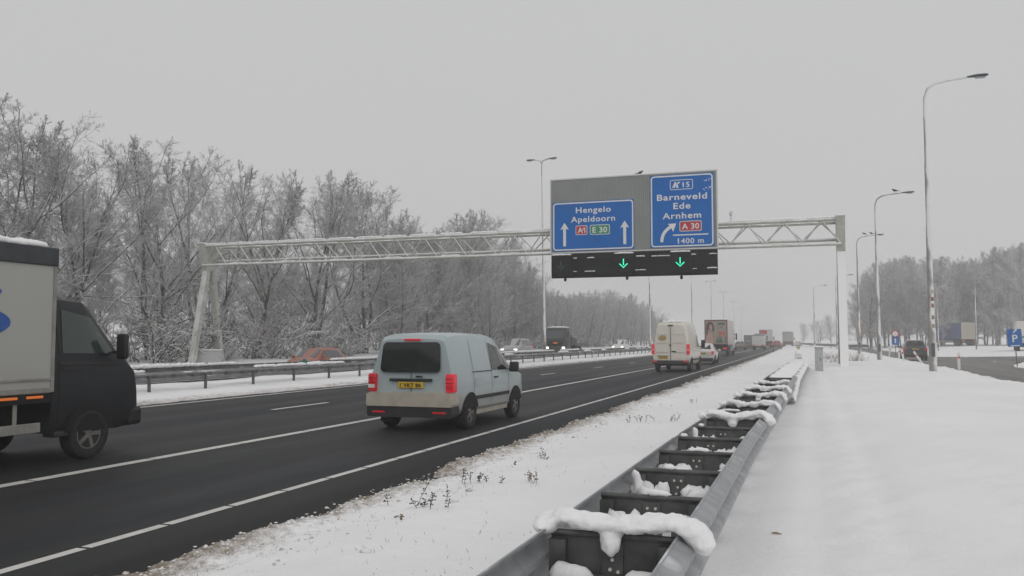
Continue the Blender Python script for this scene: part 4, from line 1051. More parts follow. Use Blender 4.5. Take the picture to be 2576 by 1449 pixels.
c = car("parked_car", "dark snow-capped car parked among the trees left of the gantry's left legs", 4.2, 1.8, 1.5, m_suvp, 'hatch', snow=True)
X, Y = at_lane(445, -60); place(c, X, Y, R(60), .9)

# --- lorries
def lorry(name, lab, L_, W_, H_, m_b, m_c, rear=None, cab='high', boxz=1.15, cabL=2.0, lit=True, group=None, gap=.35, sem=0.0):
    root = empty(name, (0, 0, 0), 0, lab, "lorry", group); w_ = W_/2
    yb = L_-cabL-gap
    MB().bbox((-w_, 0, boxz), (w_, yb, H_), .03).build("cargo_box", m_b, root)
    MB().box((-w_*.45, .15, .55), (w_*.45, L_-.3, boxz-.002)).build("chassis", m_under, root)
    MB().bbox((-w_*.96, -.02, .50), (w_*.96, .12, .66), .02).build("bumper", m_dark_tr, root)
    MB().box((-w_*.98, .2, .68), (w_*.98, .26, boxz-.01)).build("mudflap_panel", m_under, root)
    for s in (-1, 1):
        MB().bbox((s*w_*.74-.22, -.04, .72), (s*w_*.74+.22, .10, .92), .02).build("taillight", m_redlit if lit else m_red, root)
        for y_ in ([1.6, 2.9] if L_ > 9 else [1.9]) + [L_-cabL*.55]: wheel(root, s*(w_-.19), y_, .48, .34, s=s)
        MB().bbox((s*w_*.97-.02, 3.8, .55), (s*w_*.97+.02, L_-cabL-1.2, .95), .01).build("side_guard", m_grime, root)
    hc = H_-.15 if cab == 'high' else 2.9
    cst = [(L_-cabL, .45, 1.6, hc-.05, w_*.96, w_*.86, 0), (L_-cabL+.3, .42, 1.6, hc, w_*.98, w_*.88, 0), (L_-.45, .42, 1.6, hc-.12, w_*.98, w_*.88, 0), (L_-.12, .42, 1.6, hc-.5, w_*.97, w_*.86, 0), (L_, .5, 1.35, 1.55, w_*.95, w_*.85, 0)]
    body(cst, "cab", m_c, root, 30)
    face_panel([(-w_*.84, L_+.02, 1.66), (w_*.84, L_+.02, 1.66), (w_*.80, L_-.09, hc-.55), (-w_*.80, L_-.09, hc-.55)], "windscreen", m_glass, root, .03)
    side_panel(cst, [(L_-cabL*.62, 1.68), (L_-.22, 1.66), (L_-.32, hc-.75), (L_-cabL*.62, hc-.7)], "side_window", m_glass, root)
    for s in (-1, 1):
        mr_ = MB().bbox((s*(w_+.17)-.09, L_-.25, 1.75), (s*(w_+.17)+.09, L_-.1, 2.55), .04); mr_.bar((s*(w_-.1), L_-.2, 2.4), (s*(w_+.1), L_-.18, 2.4), .05, .05); mr_.bar((s*(w_-.1), L_-.2, 1.85), (s*(w_+.1), L_-.18, 1.85), .05, .05); mr_.build("mirror", m_black, root, 40)
        MB().bbox((s*w_*.7-.18, L_-.06, .68), (s*w_*.7+.18, L_+.03, .9), .03).build("headlight", m_frame, root)
    MB().bbox((-w_*.9, .3, H_), (w_*.9, yb-.3, H_+.06), .02).build("snow_cap", m_snowcap, root)
    if rear: rear(root, w_, boxz, H_)
    return root
def rim_frame(root, w_, z0, z1, m, t_=.09):
    a = MB(); a.box((-w_+.02, -.03, z0), (-w_+t_, -.001, z1)); a.box((w_-t_, -.03, z0), (w_-.02, -.001, z1)); a.box((-w_+t_, -.03, z0), (w_-t_, -.001, z0+t_)); a.box((-w_+t_, -.03, z1-t_), (w_-t_, -.001, z1)); a.build("door_frame", m, root)
m_maroon = mat("maroon_frame", (.13, .035, .05), .5); m_wbox = paint("white_box", (.62, .60, .57), (.4, .37, .33), .9, 2.2, .5, .5, 0)
m_tan = mat("print_backdrop", (.34, .29, .25), .55, var=.12, vscale=2); m_skin = mat("print_skin", (.52, .32, .25), .55, var=.06, vscale=3); m_hair = mat("print_hair", (.10, .045, .04), .55, var=.3, vscale=6)
m_tul = mat("print_tulip", (.55, .10, .05), .5, var=.3, vscale=9); m_grn = mat("print_leaf", (.05, .12, .05), .5, var=.4, vscale=9); m_dress = mat("print_cloth", (.55, .50, .46), .55)
def ell(cx, cz, rx, rz, n_=20, a0=0, a1=360): return [(cx+rx*math.cos(R(a0+(a1-a0)*k/n_)), cz+rz*math.sin(R(a0+(a1-a0)*k/n_))) for k in range(n_)]
def flower_rear(root, w_, z0, z1):
    rim_frame(root, w_, z0, z1, m_maroon, .12)
    for x0, x1 in ((-w_+.09, -.01), (.01, w_-.09)):
        MB().box((x0, -.015, z0+.09), (x1, -.001, z1-.09)).build("rear_door", m_tan, root)
    def pr(poly, y, m, nm): a = MB(); a.prism(poly, 'y', -y-.0015, -y); a.build(nm, m, root)
    X = lambda u: -w_+.12+u*(2*w_-.24); Z = lambda v: z0+.10+v*(z1-z0-.2)
    P_ = lambda pts: [(X(u), Z(v)) for u, v in pts]
    # woman's portrait on the left door: hair, face, neck and bare shoulder
    pr(P_([(.02, .52), (.03, .75), (.10, .92), (.22, .97), (.33, .92), (.40, .78), (.42, .60), (.36, .50), (.33, .62), (.10, .60), (.12, .40), (.06, .36)]), .016, m_hair, "print_hair")
    pr(P_([(.03, .02), (.06, .28), (.11, .44), (.20, .52), (.24, .52), (.30, .44), (.37, .30), (.39, .10), (.36, .02)]), .0180, m_skin, "print_shoulder")
    pr([(X(.255)+.17*math.cos(t_), Z(.72)+.30*math.sin(t_)) for t_ in np.linspace(0, 6.1, 18)], .0200, m_skin, "print_face")
    pr(P_([(.13, .80), (.17, .92), (.30, .93), (.36, .82), (.30, .86), (.20, .84), (.17, .72), (.15, .60)]), .0220, m_hair, "print_fringe")
    for ex in (.215, .30): pr([(X(ex)+.024*math.cos(t_), Z(.745)+.014*math.sin(t_)) for t_ in np.linspace(0, 5.9, 8)], .0220, m_hair, "print_eye")
    pr([(X(.26)+.05*math.cos(t_), Z(.60)+.018*math.sin(t_)) for t_ in np.linspace(0, 5.9, 10)], .0220, m_sred, "print_mouth")
    pr(P_([(.02, .02), (.02, .20), (.08, .10), (.14, .02)]), .0200, m_dress, "print_dress")
    # bunch of tulips on the right door
    rr_ = random.Random(2)
    for k in range(12):
        u = rr_.uniform(.52, .92); pr(P_([(u-.03, .04), (u+.03, .04), (u+rr_.uniform(-.08, .1), rr_.uniform(.3, .42))]), .0165+.0002*k, m_grn, "print_leaf")
    for k in range(9):
        u, v = rr_.uniform(.50, .94), rr_.uniform(.30, .50)
        pr(P_([(u-.055, v+.05), (u-.04, v-.03), (u, v-.05), (u+.04, v-.03), (u+.055, v+.05), (u+.025, v+.01), (u, v+.06), (u-.025, v+.01)]), .0192+.0002*k, m_tul, "print_tulip")
    pr(P_([(.60, .82), (.92, .82), (.92, .90), (.60, .90)]), .0165, m_grn, "print_band"); pr(P_([(.74, .70), (.80, .70), (.80, .76), (.74, .76)]), .0165, m_hair, "print_mark")
fl = lorry("flower_lorry", "box lorry with a woman's portrait and red tulips printed on its rear doors", 10.5, 2.5, 3.95, m_wbox, m_wh, flower_rear, boxz=1.2); place(fl, -9.85, 97.5, R(.4))
# a dark handle rail and its lit lamp
def red_rear(root, w_, z0, z1):
    rim_frame(root, w_, z0, z1, m_grime, .07)
    a = MB(); a.prism([(-w_+.1, z1-1.25), (-w_+.1, z1-.15), (w_*.25, z1-.15), (w_*.42, z1-.55), (w_*.1, z1-1.25)], 'y', -.012, -.002); a.build("rear_print", m_sred, root)
rl = lorry("red_white_lorry", "hazy white lorry with a red patch on its back, behind the box van", 11, 2.5, 4.0, m_wbox, m_sred, red_rear, boxz=1.5); place(rl, -9.4, 196)
m_gbox = paint("grey_box", (.34, .33, .31), (.3, .28, .26), .9, 2, .4, .5, 0)
gl = lorry("grey_lorry", "hazy grey lorry farthest along the motorway, at the exit lane", 12, 2.55, 4.0, m_gbox, m_gry, lambda r_, w_, a_, b_: rim_frame(r_, w_, a_, b_, m_maroon, .12), boxz=1.3, lit=False); place(gl, -6.0, 246, R(-1))
m_lbox = paint("pale_box", (.60, .61, .60), (.4, .38, .35), .4, 1.2, .4, .5, 0)
bv_ = lorry("box_van", "low pale box van right in front of the red and white lorry", 6.4, 2.1, 2.62, m_lbox, m_gry, lambda r_, w_, a_, b_: MB().bbox((-w_-.01, -.02, b_-.1), (w_+.01, .1, b_+.02), .01).build("roof_edge", m_dark_tr, r_), boxz=.7, cab='low', lit=False); place(bv_, -8.75, 158)
c = car("far_white_car", "white car faint in the mist beside the farthest lorry", 4.3, 1.8, 1.5, m_wh, 'hatch', None, "K 88 PT"); place(c, -3.1, 232)
c = car("far_red_car", "red car glowing faintly in the mist right of the red and white lorry", 4.3, 1.8, 1.6, paint("red_paint", (.4, .03, .05), (.3, .2, .2)), 'hatch', 'brake', "T 31 DD"); place(c, -7.3, 205)
dv = lorry("dark_van", "small dark lorry in the left lane beyond the grey estate car", 6.5, 2.2, 3.0, paint("slate_box", (.13, .13, .14), (.25, .24, .23)), m_gry, None, boxz=.8, cab='low', lit=False); place(dv, -14.9, 226)

# green army-style lorry coming the other way
m_olive = paint("dark_green_paint", (.022, .034, .022), (.10, .10, .085), .5, 1.2, .5, .5, 0)
ml = empty("green_lorry", (0, 0, 0), 0, "dark green snow-topped flatbed lorry coming the other way with lit headlamps", "lorry")
cst = [(5.6, .6, 1.75, 2.95, 1.2, 1.08, 0), (5.8, .55, 1.75, 3.0, 1.23, 1.12, 0), (7.25, .55, 1.75, 3.0, 1.23, 1.12, 0), (7.48, .55, 1.72, 2.85, 1.22, 1.08, 0), (7.60, .6, 1.6, 1.75, 1.18, 1.05, 0)]
body(cst, "cab", m_olive, ml, 30)
face_panel([(-1.02, 7.625, 1.82), (1.02, 7.625, 1.82), (1.0, 7.52, 2.72), (-1.0, 7.52, 2.72)], "windscreen", m_glass_l, ml, .01)
side_panel(cst, [(6.0, 1.85), (7.2, 1.82), (7.15, 2.6), (6.05, 2.65)], "side_window", m_glass, ml)
MB().bbox((-1.2, 7.45, .5), (1.2, 7.72, .95), .05).build("bumper", m_olive, ml)
MB().bbox((-.9, 7.58, 1.05), (.9, 7.66, 1.5), .03).build("grille", m_under, ml)
MB().bbox((-.25, 7.67, 1.28), (.25, 7.69, 1.42), .01).build("orange_plate", m_orange, ml)
for s in (-1, 1):
    MB().bbox((s*.92-.16, 7.70, .72), (s*.92+.16, 7.76, .92), .03).build("headlight", m_white_l, ml)
    MB().bbox((s*1.38-.1, 7.35, 1.9), (s*1.38+.1, 7.45, 2.55), .03).build("mirror", m_black, ml)
    for y_ in (1.3, 2.7, 6.6): wheel(ml, s*1.02, y_, .52, .36, s=s)
MB().bbox((-1.2, .1, 1.1), (1.2, 5.4, 1.32), .03).build("flatbed", m_olive, ml)
MB().bbox((-1.2, 5.3, 1.3), (1.2, 5.4, 2.2), .02).build("headboard", m_olive, ml)
ld = MB(); ld.bbox((-1.0, 2.9, 1.33), (.9, 4.9, 2.0), .1); ld.bbox((-.6, .6, 1.33), (.95, 2.4, 1.8), .08); ld.build("load", m_olive, ml)
MB().box((-.5, .2, .55), (.5, 7.3, 1.09)).build("chassis", m_under, ml)
lump_path([(-1.0, 6.6, 3.03), (0, 6.7, 3.07), (1.0, 6.6, 3.03)], .16, 3, 10, .3, .7).build("snow_cap", m_snowcap, ml, 180); MB().bbox((-1.05, 5.8, 3.0), (1.05, 7.25, 3.1), .05).build("snow_cap", m_snowcap, ml)
X, Y = at_lane(1418, -26.6); place(ml, X+.6+bend(Y), Y+3.5, math.pi, .06)

# lorry parked beyond the service road
m_bl = mat("blue_tarpaulin", (.035, .058, .185), .55, var=.1, vscale=.8); 
pk = lorry("parked_lorry", "parked lorry with a blue curtain side and beige rear doors in the car park", 16.4, 2.5, 3.95, m_bl, m_wh, lambda r_, w_, a_, b_: MB().bbox((-w_+.01, -.03, a_), (w_-.01, -.001, b_-.02), .012).build("rear_door", mat("beige_doors", (.40, .37, .30), .6, var=.08), r_), boxz=1.15, cabL=2.2, lit=False, gap=.7)
X, Y = gp(2432, 868, .5); Yp = 165.0; X = ray(2438, 850)[0]/ray(2438, 850)[1]*Yp; place(pk, X, Yp, R(12.5), .73)
pw = lorry("parked_white_van", "white lorry parked behind the blue parking sign at the right edge", 7, 2.4, 3.2, m_wbox, m_wh, lambda r_, w_, a_, b_: MB().box((-w_, -.012, a_+.55), (w_, -.002, a_+.75)).build("green_stripe", m_sgreen, r_), boxz=.9, lit=False)
X = ray(2590, 850)[0]/ray(2590, 850)[1]*106; place(pw, X, 106, R(-8), .5)
# ------------------------------------------------------------------ lamp posts
m_pole = snowed("lamp_post_steel", (.27, .26, .245), .25, .9, (.75, -.5, .15), nscale=.55, namp=.95, var=.14, snow=(.74, .74, .74))
m_head = mat("lamp_head_grey", (.045, .07, .085), .5, var=.15, vscale=4); m_lens = mat("lamp_glass", (.35, .36, .36), .2)
def lamp_post(h_, arms, arm_l, r_=.10):
    root = empty("lamp_post")
    a = MB(); a.lathe([(-.2, r_*1.25), (1.8, r_*1.25), (1.85, r_*1.05), (h_*.5, r_*.85), (h_*.505, r_*.72), (h_*.72, r_*.62), (h_*.722, r_*.52), (h_-(.9 if arms == 1 else .1), r_*.42)], (0, 0, 0), 'z', 14)
    a.build("pole", m_pole, root, 40)
    MB().bbox((-.07, -r_*1.25-.012, .7), (.07, -r_*1.2, 1.25), .006).build("access_door", m_galv_d, root)
    for s in ((1,) if arms == 1 else (1, -1)):
        if arms == 1: pts = [(0, 0, h_-.95), (.02, 0, h_-.6), (.14, 0, h_-.26), (.42, 0, h_-.06), (.9, 0, h_+.04), (arm_l, 0, h_+.12)]
        else: pts = [(0, 0, h_-.25), (s*.12, 0, h_-.02), (s*.45, 0, h_+.07), (s*arm_l, 0, h_+.10)]
        arm = MB().path(pts, [r_*.42, r_*.42, r_*.42, r_*.38, r_*.36, r_*.34][:len(pts)] if arms == 1 else [r_*.4]*4, 10).build("arm", m_pole, root, 60)
        e0, e1 = pts[-1][0], pts[-1][0]+s*.80; z0 = pts[-1][2]
        hd = MB(); n0 = 12
        secs = [(e0-s*.05, .05, .04, 0), (e0+s*.12, .09, .055, .01), (e0+s*.35, .145, .075, .02), (e0+s*.62, .145, .065, .03), (e1-s*.04, .11, .05, .035), (e1, .04, .02, .035)]
        for x_, wy, wz, up in secs:
            for k in range(n0):
                t_ = 2*math.pi*k/n0; sz = math.sin(t_); hd.v.append((x_, wy*math.cos(t_), z0+up+wz*(sz if sz > 0 else sz*.7)))
        for i in range(len(secs)-1):
            for k in range(n0): hd.f.append((i*n0+k, i*n0+(k+1) % n0, (i+1)*n0+(k+1) % n0, (i+1)*n0+k))
        hd.f += [tuple(range(n0)), tuple(range((len(secs)-1)*n0, len(secs)*n0))]
        ho = hd.build("lamp_head", m_head if arms == 1 else m_galv_d, root, 60)
        MB().bbox((min(e0+s*.3, e0+s*.68), -.10, z0-.075), (max(e0+s*.3, e0+s*.68), .10, z0-.035), .015).build("lens", m_lens, ho)
    return root
# right-hand row along the service road, arms over that road
LR = [((2348, 935), 200, "nearest lamp post at the right, tall, with stickers on its pole"), ((2213, 905), 487, "second lamp post of the right-hand row, a single bird on its arm"),
      ((2163, 890), 592, "third lamp post of the right-hand row, two birds on its arm"), ((2107, 877), 692, "lamp post just left of the gantry's right legs"), ((2050, 869), 718, "small hazy lamp post farthest along the right-hand row")]
first = None; LP_ = []
for (fx, fy), ty, lb in LR:
    zg = .36; X, Y = gp(fx, fy, zg)
    if fx < 2110:      # far ones: distance from their height
        Y = {2107: 142, 2050: 178}[fx]; X = ray(fx, fy)[0]/ray(fx, fy)[1]*Y
    d = Y*math.cos(YAW)-X*math.sin(YAW)*-1 if False else (-X*math.sin(YAW)+Y*math.cos(YAW))
    zt = at(fx-10, ty, Y)[1]
    if first is None: first = lamp_post(12.0, 1, 1.75, .128); o = first
    else: o = dup(first)
    o.location = (X, Y, zg-.1); o.scale = (1, 1, (zt-zg)/12.05); o.rotation_euler = (0, R(-.25), R(3))
    tag(o, lb, "lamp post", "single-armed lamp posts along the service road"); LP_.append((X, Y, zt))
# stickers on the nearest pole
X, Y, zt = LP_[0]
for k, (z, m_) in enumerate(((3.35, mat('sticker_pale', (.42, .38, .37), .6)), (3.05, mat('sticker_red', (.24, .07, .07), .6)), (2.78, mat('sticker_red_faded', (.30, .12, .11), .6)), (2.3, mat("sticker_olive", (.20, .20, .09), .6)), (1.95, mat("sticker_tan", (.34, .27, .18), .6)), (1.6, mat("sticker_rust", (.33, .17, .11), .6)))):
    a = MB(); rr_ = .142; n_ = 7
    for i in range(n_+1):
        t_ = R(-95+48*i/n_); a.v += [(rr_*math.cos(t_), rr_*math.sin(t_), z-.075), (rr_*math.cos(t_), rr_*math.sin(t_), z+.075)]
    a.f = [(2*i, 2*i+2, 2*i+3, 2*i+1) for i in range(n_)]
    st_ = a.build("sticker", m_, first)
X, Y, zt = LP_[1]; bird(X+1.25, Y+.06, zt+.0, R(70), "dark bird on the arm of the second right-hand lamp post", 1.2)
X, Y, zt = LP_[2]; bird(X+.7, Y+.04, zt-.02, R(80), "dark bird nearer the pole on the third right-hand lamp post", 1.2); bird(X+1.35, Y+.07, zt+.0, R(60), "dark bird nearer the lamp head on the third right-hand lamp post", 1.2)
# tall double-armed lamps on the central reservation
md = None
for i, (px, Y, ty, lb) in enumerate(((1371, 72.5, 401, "nearest tall double-armed lamp post, left of the blue signs"), (1636, 127, 0, "double-armed lamp post whose top is hidden behind the signs, left of the cream van"), (1742, 181, 0, "double-armed lamp post whose top is hidden behind the signs, right of the cream van"),
                         (1791, 232, 707, "double-armed lamp post rising above the flower lorry"), (1822, 284, 734, "fainter double-armed lamp post right of the flower lorry"), (1848, 338, 758, "third faint double-armed lamp post in the mist"), (1866, 392, 775, "faintest double-armed lamp post in the mist"))):
    X = ray(px, 850)[0]/ray(px, 850)[1]*Y
    zt = at(px-8, ty, Y)[1] if ty else 17.3
    if md is None: md = lamp_post(17.0, 2, .62, .12); o = md
    else: o = dup(md)
    o.location = (X, Y, .0); o.scale = (1, 1, zt/17.1); o.rotation_euler = (0, R(-.9) if i == 0 else R(-.3), 0)
    tag(o, lb, "lamp post", "double-armed lamp posts on the central reservation")
for px, ty, lb in ((2478, 690, "faint lamp post in the car park right of the parked lorry"), (2382, 718, "faint lamp post in the car park behind the parked lorry")):
    Y = 126; X = ray(px-22, 850)[0]/ray(px-22, 850)[1]*Y; o = dup(first)
    for ch in list(o.children):
        if ch.name.startswith("sticker"): bpy.data.objects.remove(ch)
    zt = at(px, ty, Y)[1]; o.location = (X, Y, .3); o.scale = (.7, .7, (zt-.4)/12.05); o.rotation_euler = (0, 0, 0)
    tag(o, lb, "lamp post", "single-armed lamp posts along the service road")
for o in list(bpy.data.objects):      # only the nearest pole carries stickers
    if o.name.startswith("sticker") and o.parent != first: bpy.data.objects.remove(o)

# ------------------------------------------------------------------ cabinets, posts and signs
m_cab = snowed("cabinet_grey", (.42, .43, .43), .85, 1.1, (0, 0, 1), var=.12); m_wpost = mat("white_marker", (.70, .70, .69), .6, var=.06)
def cabinet(X, Y, Z, w_, d_, h_, rz, lb):
    r_ = empty("cabinet", (X, Y, Z), rz, lb, "cabinet")
    MB().bbox((-w_/2, -d_/2, 0), (w_/2, d_/2, h_), .015).build("housing", m_cab, r_)
    MB().bbox((-w_/2-.03, -d_/2-.03, h_), (w_/2+.03, d_/2+.03, h_+.05), .01).build("lid", m_cab, r_)
    dr = MB().bbox((-w_/2+.05, -d_/2-.012, .12), (w_/2-.05, -d_/2-.001, h_-.08), .004).build("door", m_cab, r_)
    MB().bbox((w_/2-.14, -d_/2-.03, h_*.5), (w_/2-.11, -d_/2-.0125, h_*.5+.12), .005).build("handle", m_black, dr)
    MB().bbox((-w_/2-.02, -d_/2-.02, h_+.05), (w_/2+.02, d_/2+.02, h_+.12), .03).build("snow_cap", m_snowcap, r_)
    return r_
X, Y = ray(526, 850)[0]/ray(526, 850)[1]*50.6, 50.6; cabinet(X, Y, -.05, 1.75, .8, 1.0, R(32), "pale grey metal cabinet between the gantry's left legs")
X, Y = gp(2061, 931, .30); cabinet(X, Y, .2, .36, .3, 1.12, R(0), "slim grey metal cabinet standing in the snow just left of the gantry's right legs")
# snow-covered end of the barrier with a small marker on it
X, Y = gp(2008, 897, .42); r_ = empty("barrier_terminal", (X, Y, .2), 0, "white snow-covered box at the far end of the near crash barrier", "barrier end")
lump_path([(-.25, 0, .42), (0, 0, .5), (.25, 0, .44)], .34, 4, 12, .2).build("snow_cap", m_snowcap, r_, 180)
MB().bbox((-.28, -.2, .0), (.28, .3, .35), .04).build("end_box", m_wpost, r_); MB().bbox((-.05, -.3, -.15), (.3, -.21, .1), .02).build("end_plate", m_galv_d, r_)
a = MB(); a.tube((.05, .1, .7), (.08, .1, 1.05), .03, n=8); a.bbox((-.12, .05, .85), (.14, .14, 1.0), .02); a.build("marker", mat("ochre_marker", (.34, .28, .12), .6), r_)
# hectometre and marker posts
def marker(X, Y, Z, lb, h_=.95, tilt=(0, 0), grp="white marker posts by the service road", m_=None):
    r_ = empty("marker_post", (X, Y, Z), 0, lb, "marker post", grp); r_.rotation_euler = (tilt[0], tilt[1], 0)
    a = MB(); a.prism([(-.06, -.03), (.06, -.03), (.06, .03), (-.06, .03)], 'z', -.15, h_-.06); a.v[4:8] = [(p[0], p[1], h_-(.0 if p[1] > 0 else .08)) for p in a.v[4:8]]; a.build("post", m_ or m_wpost, r_)
    MB().box((-.045, -.036, h_-.32), (.045, -.0305, h_-.22)).build("reflector", m_red if m_ is None else m_frame, r_)
    return r_
X, Y = gp(2413, 930, .22); marker(X, Y, .18, "upright white marker post at the near edge of the service road, nearest to the camera", .92); MB_ = lump_path([(X-.14, Y-.05, .16), (X+.16, Y-.05, .16)], .07, 9, 8, .5); tag(MB_.build("dark_clod", m_galv_d, None, 180), "dark clod at the foot of the nearest white marker post", "clod")
for px, py, tl, lb in ((2322, 915, (0, R(-32)), "white marker post leaning far over to the left, right of the dark SUV"), (2275, 912, (0, R(-9)), "white marker post standing in front of the dark SUV's left rear corner"), (2262, 906, (0, R(2)), "short white marker post left of the dark SUV"), (2237, 896, (0, R(6)), "white marker post farthest along the service road")):
    X, Y = gp(px, py, .25); marker(X, Y, .2, lb, .95, tl)
for px, py, lb in ((1945, 886, "dark marker post at the motorway's snowy edge beyond the white hatchback"), (1965, 880, "smaller dark marker post farther along the motorway's snowy edge")):
    X, Y = gp(px, py, .05); marker(X, Y, .02, lb, .95, (0, R(4)), "dark marker posts along the motorway", m_black)
# parking sign
def pole_sign(X, Y, Z, h_, lb, boards, rz=0.0, r_=.03):
    q = empty("road_sign", (X, Y, Z), rz, lb, "road sign"); MB().tube((0, 0, -.3), (0, 0, h_), r_, n=10).build("post", m_galv_d, q, 60)
    for (cz, w_, hh, m_, rr_) in boards: MB().prism(rrect(0, cz, w_, hh, rr_), 'y', -.055, -.035).build("panel", m_, q)
    return q
m_pblue = mat("parking_blue", (.015, .13, .42), .45)
X, Y = ray(2556, 850)[0]/ray(2556, 850)[1]*62, 62
zt = at(2556, 828, Y)[1]; zb = at(2556, 872, Y)[1]; hw = 30/2180*(Y*math.cos(YAW)+X*-math.sin(YAW)*-1)/1.0
hw = .80
ps = pole_sign(X, Y, .35, zt-.35, "blue parking sign with a white P and arrow at the right edge", [((zt+zb)/2-.35, hw, zt-zb, m_pblue, .05)], R(-12)); ps.rotation_euler[1] = R(-3)
zc_ = (zt+zb)/2-.35; og0 = (0, 0, 0)
text("P", .02, zc_-.02, .30, -.058, "sign_lettering", m_white, ps, og0, h_=.48)
a = MB(); a.prism([(q[0], zc_+q[1]) for q in ((-.09, .34), (-.04, .30), (.085, .43), (.125, .39), (.17, .56), (0, .515), (.035, .475))], 'y', -.066, -.056); a.build("arrow", m_white, ps)
MB().box((-.25, -.062, zc_-.52), (.25, -.056, zc_-.46)).build("underline", m_white, ps)
X, Y = ray(2252, 850)[0]/ray(2252, 850)[1]*103, 103
q = pole_sign(X, Y, .2, 2.6, "pair of small road signs, red-rimmed above blue, beyond the dark SUV", [(1.45, .75, .9, m_pblue, .08)], 0)
a = MB(); a.lathe([(-.055, .40), (-.035, .40)], (0, 0, 2.2), 'y', 20); p = a.build("panel", m_sred, q); MB().lathe([(-.062, .29), (-.0555, .29)], (0, 0, 2.2), 'y', 20).build("disc", m_white, p)
MB().box((-.07, -.062, 1.2), (.07, -.0555, 1.7)).build("symbol", m_white, q)
X, Y = ray(2168, 850)[0]/ray(2168, 850)[1]*128, 128
q = empty("road_sign", (X, Y, .2), 0, "brownish backs of two round signs on one post behind the third right-hand lamp post", "road sign"); MB().tube((0, 0, -.3), (0, 0, 3.9), .04, n=8).build("post", m_galv_d, q, 60)
for z in (3.45, 2.55): MB().lathe([(-.05, .42), (-.03, .42)], (0, 0, z), 'y', 20).build("panel", mat("sign_back_brown", (.25, .21, .18), .6), q)
X, Y = ray(2195, 850)[0]/ray(2195, 850)[1]*135, 135
q = pole_sign(X, Y, .2, 3.2, "triangular sign seen from behind, between the second and third right-hand lamp posts", [], 0); MB().prism([(-.5, 3.2), (.5, 3.2), (0, 2.3)], 'y', -.05, -.03).build("panel", mat("sign_back_grey", (.24, .23, .22), .6), q)
X, Y = gp(2340, 905, .2)

# ------------------------------------------------------------------ dry weeds poking through the snow
m_weed = mat("dry_weed", (.045, .042, .028), .85, var=.4, vscale=30); m_weed2 = mat("straw", (.20, .16, .10), .85, var=.3, vscale=20)
def weed(px, py, nst, h_, lb, seed, m_=m_weed, spread=.13):
    z0 = .12; X, Y = gp(px, py, z0); rg = random.Random(seed); a = MB()
    for k in range(nst):
        bx, by = rg.gauss(0, spread), rg.gauss(0, spread*.8); hh = h_*rg.uniform(.5, 1.1); p = Vector((bx, by, -.03)); pts = [p.copy()]
        d = Vector((rg.gauss(0, .25), rg.gauss(0, .25), 1)).normalized()
        for s in range(4):
            d = (d+Vector((rg.gauss(0, .18), rg.gauss(0, .18), 0))).normalized(); p = p+d*hh/4; pts.append(p.copy())
            if s > 0:
                for _ in range(3):
                    e_ = Vector((rg.gauss(0, 1), rg.gauss(0, 1), rg.uniform(0, 1))).normalized(); q_ = p+e_*rg.uniform(.012, .035)*(h_/.16)
                    a.path([p, q_], [.0022, .0035], 4); a.blob(tuple(q_), [rg.uniform(.004, .009)]*3, 1, .3, k)
        a.path(pts, [.0035, .003, .0028, .0025, .002], 5)
    o = a.build("dry_weed", m_, None, None, (X, Y, gz(X-bend(Y), Y))); return tag(o, lb, "weed", "dry weeds in the snow")
weed(1057, 1275, 9, .20, "widest clump of dark dry weed stalks in the snow, nearest the road edge", 1, spread=.16)
weed(1213, 1212, 7, .17, "dense dark weed tuft in the snow right of the widest clump", 2, spread=.10)
weed(1330, 1214, 4, .16, "thin straw-coloured sprig leaning in the snow", 3, m_weed2, .06)
weed(1370, 1150, 4, .16, "slender upright weed midway along the snowy verge", 4, m_weed2, .05)
weed(1607, 1062, 6, .17, "dark weed tuft on the verge level with the barrier's first long snow roll", 5, spread=.14)
weed(1687, 1064, 5, .18, "pale feathery weed right beside the crash barrier", 6, m_weed2, .12)
weed(1742, 1010, 3, .14, "tiny dark weed farthest up the verge beside the barrier", 7, spread=.08)
weed(962, 1314, 3, .09, "low curled straw sprig on the near verge", 8, m_weed2, .08)
weed(1300, 1165, 1, .12, "single tiny stalk on the verge", 9, m_weed, .02)
for px, py, r_, lb in ((1526, 1070, .075, "brownish clod of earth in the verge snow"), (1183, 1244, .03, "small dark clod in the snow right of the weed clumps"), (1145, 1275, .025, "small clod in the snow beside the widest weed clump"), (920, 1405, .03, "dark clod nearest the bottom of the photo")):
    X, Y = gp(px, py, .1); tag(MB().blob((0, 0, r_*.3), (r_*1.6, r_, r_*.7), 2, .5, px).build("earth_clod", m_clod, None, 180, (X, Y, gz(X, Y))), lb, "clod")
m_tuft = snowed("frosted_grass", (.22, .20, .17), -.2, .8, (0, 0, 1), (.78, .78, .77), nscale=3, namp=.5)
for k, (px, py, lb) in enumerate(((2085, 902, "frosted grass tuft between the slim cabinet and the gantry's right legs"), (2100, 912, "frosted grass tuft hard against the gantry's right legs, on their left"), (2150, 908, "frosted grass tuft just right of the gantry's right legs"))):
    X, Y = gp(px, py, .35); rg = random.Random(k+40); a = MB()
    for q in range(70):
        b0_ = Vector((rg.gauss(0, .35), rg.gauss(0, .35), -.02)); d = Vector((rg.gauss(0, .45), rg.gauss(0, .45), 1)).normalized(); L_ = rg.uniform(.25, .7)
        a.path([b0_, b0_+d*L_*.6, b0_+d*L_+Vector((d.x, d.y, -.1))*.15], [.010, .009, .006], 4)
    tag(a.build("grass_tuft", m_tuft, None, None, (X, Y, gz(X-bend(Y), Y))), lb, "grass tuft", "frosted tufts at the gantry foot")
X, Y = gp(1952, 1334, .27); a = MB(); a.path([(-.035, 0, .012), (0, .004, .016), (.04, -.006, .010)], [.006, .012, .005], 6); a.v = [(p[0], p[1], p[2]*.7) for p in a.v]
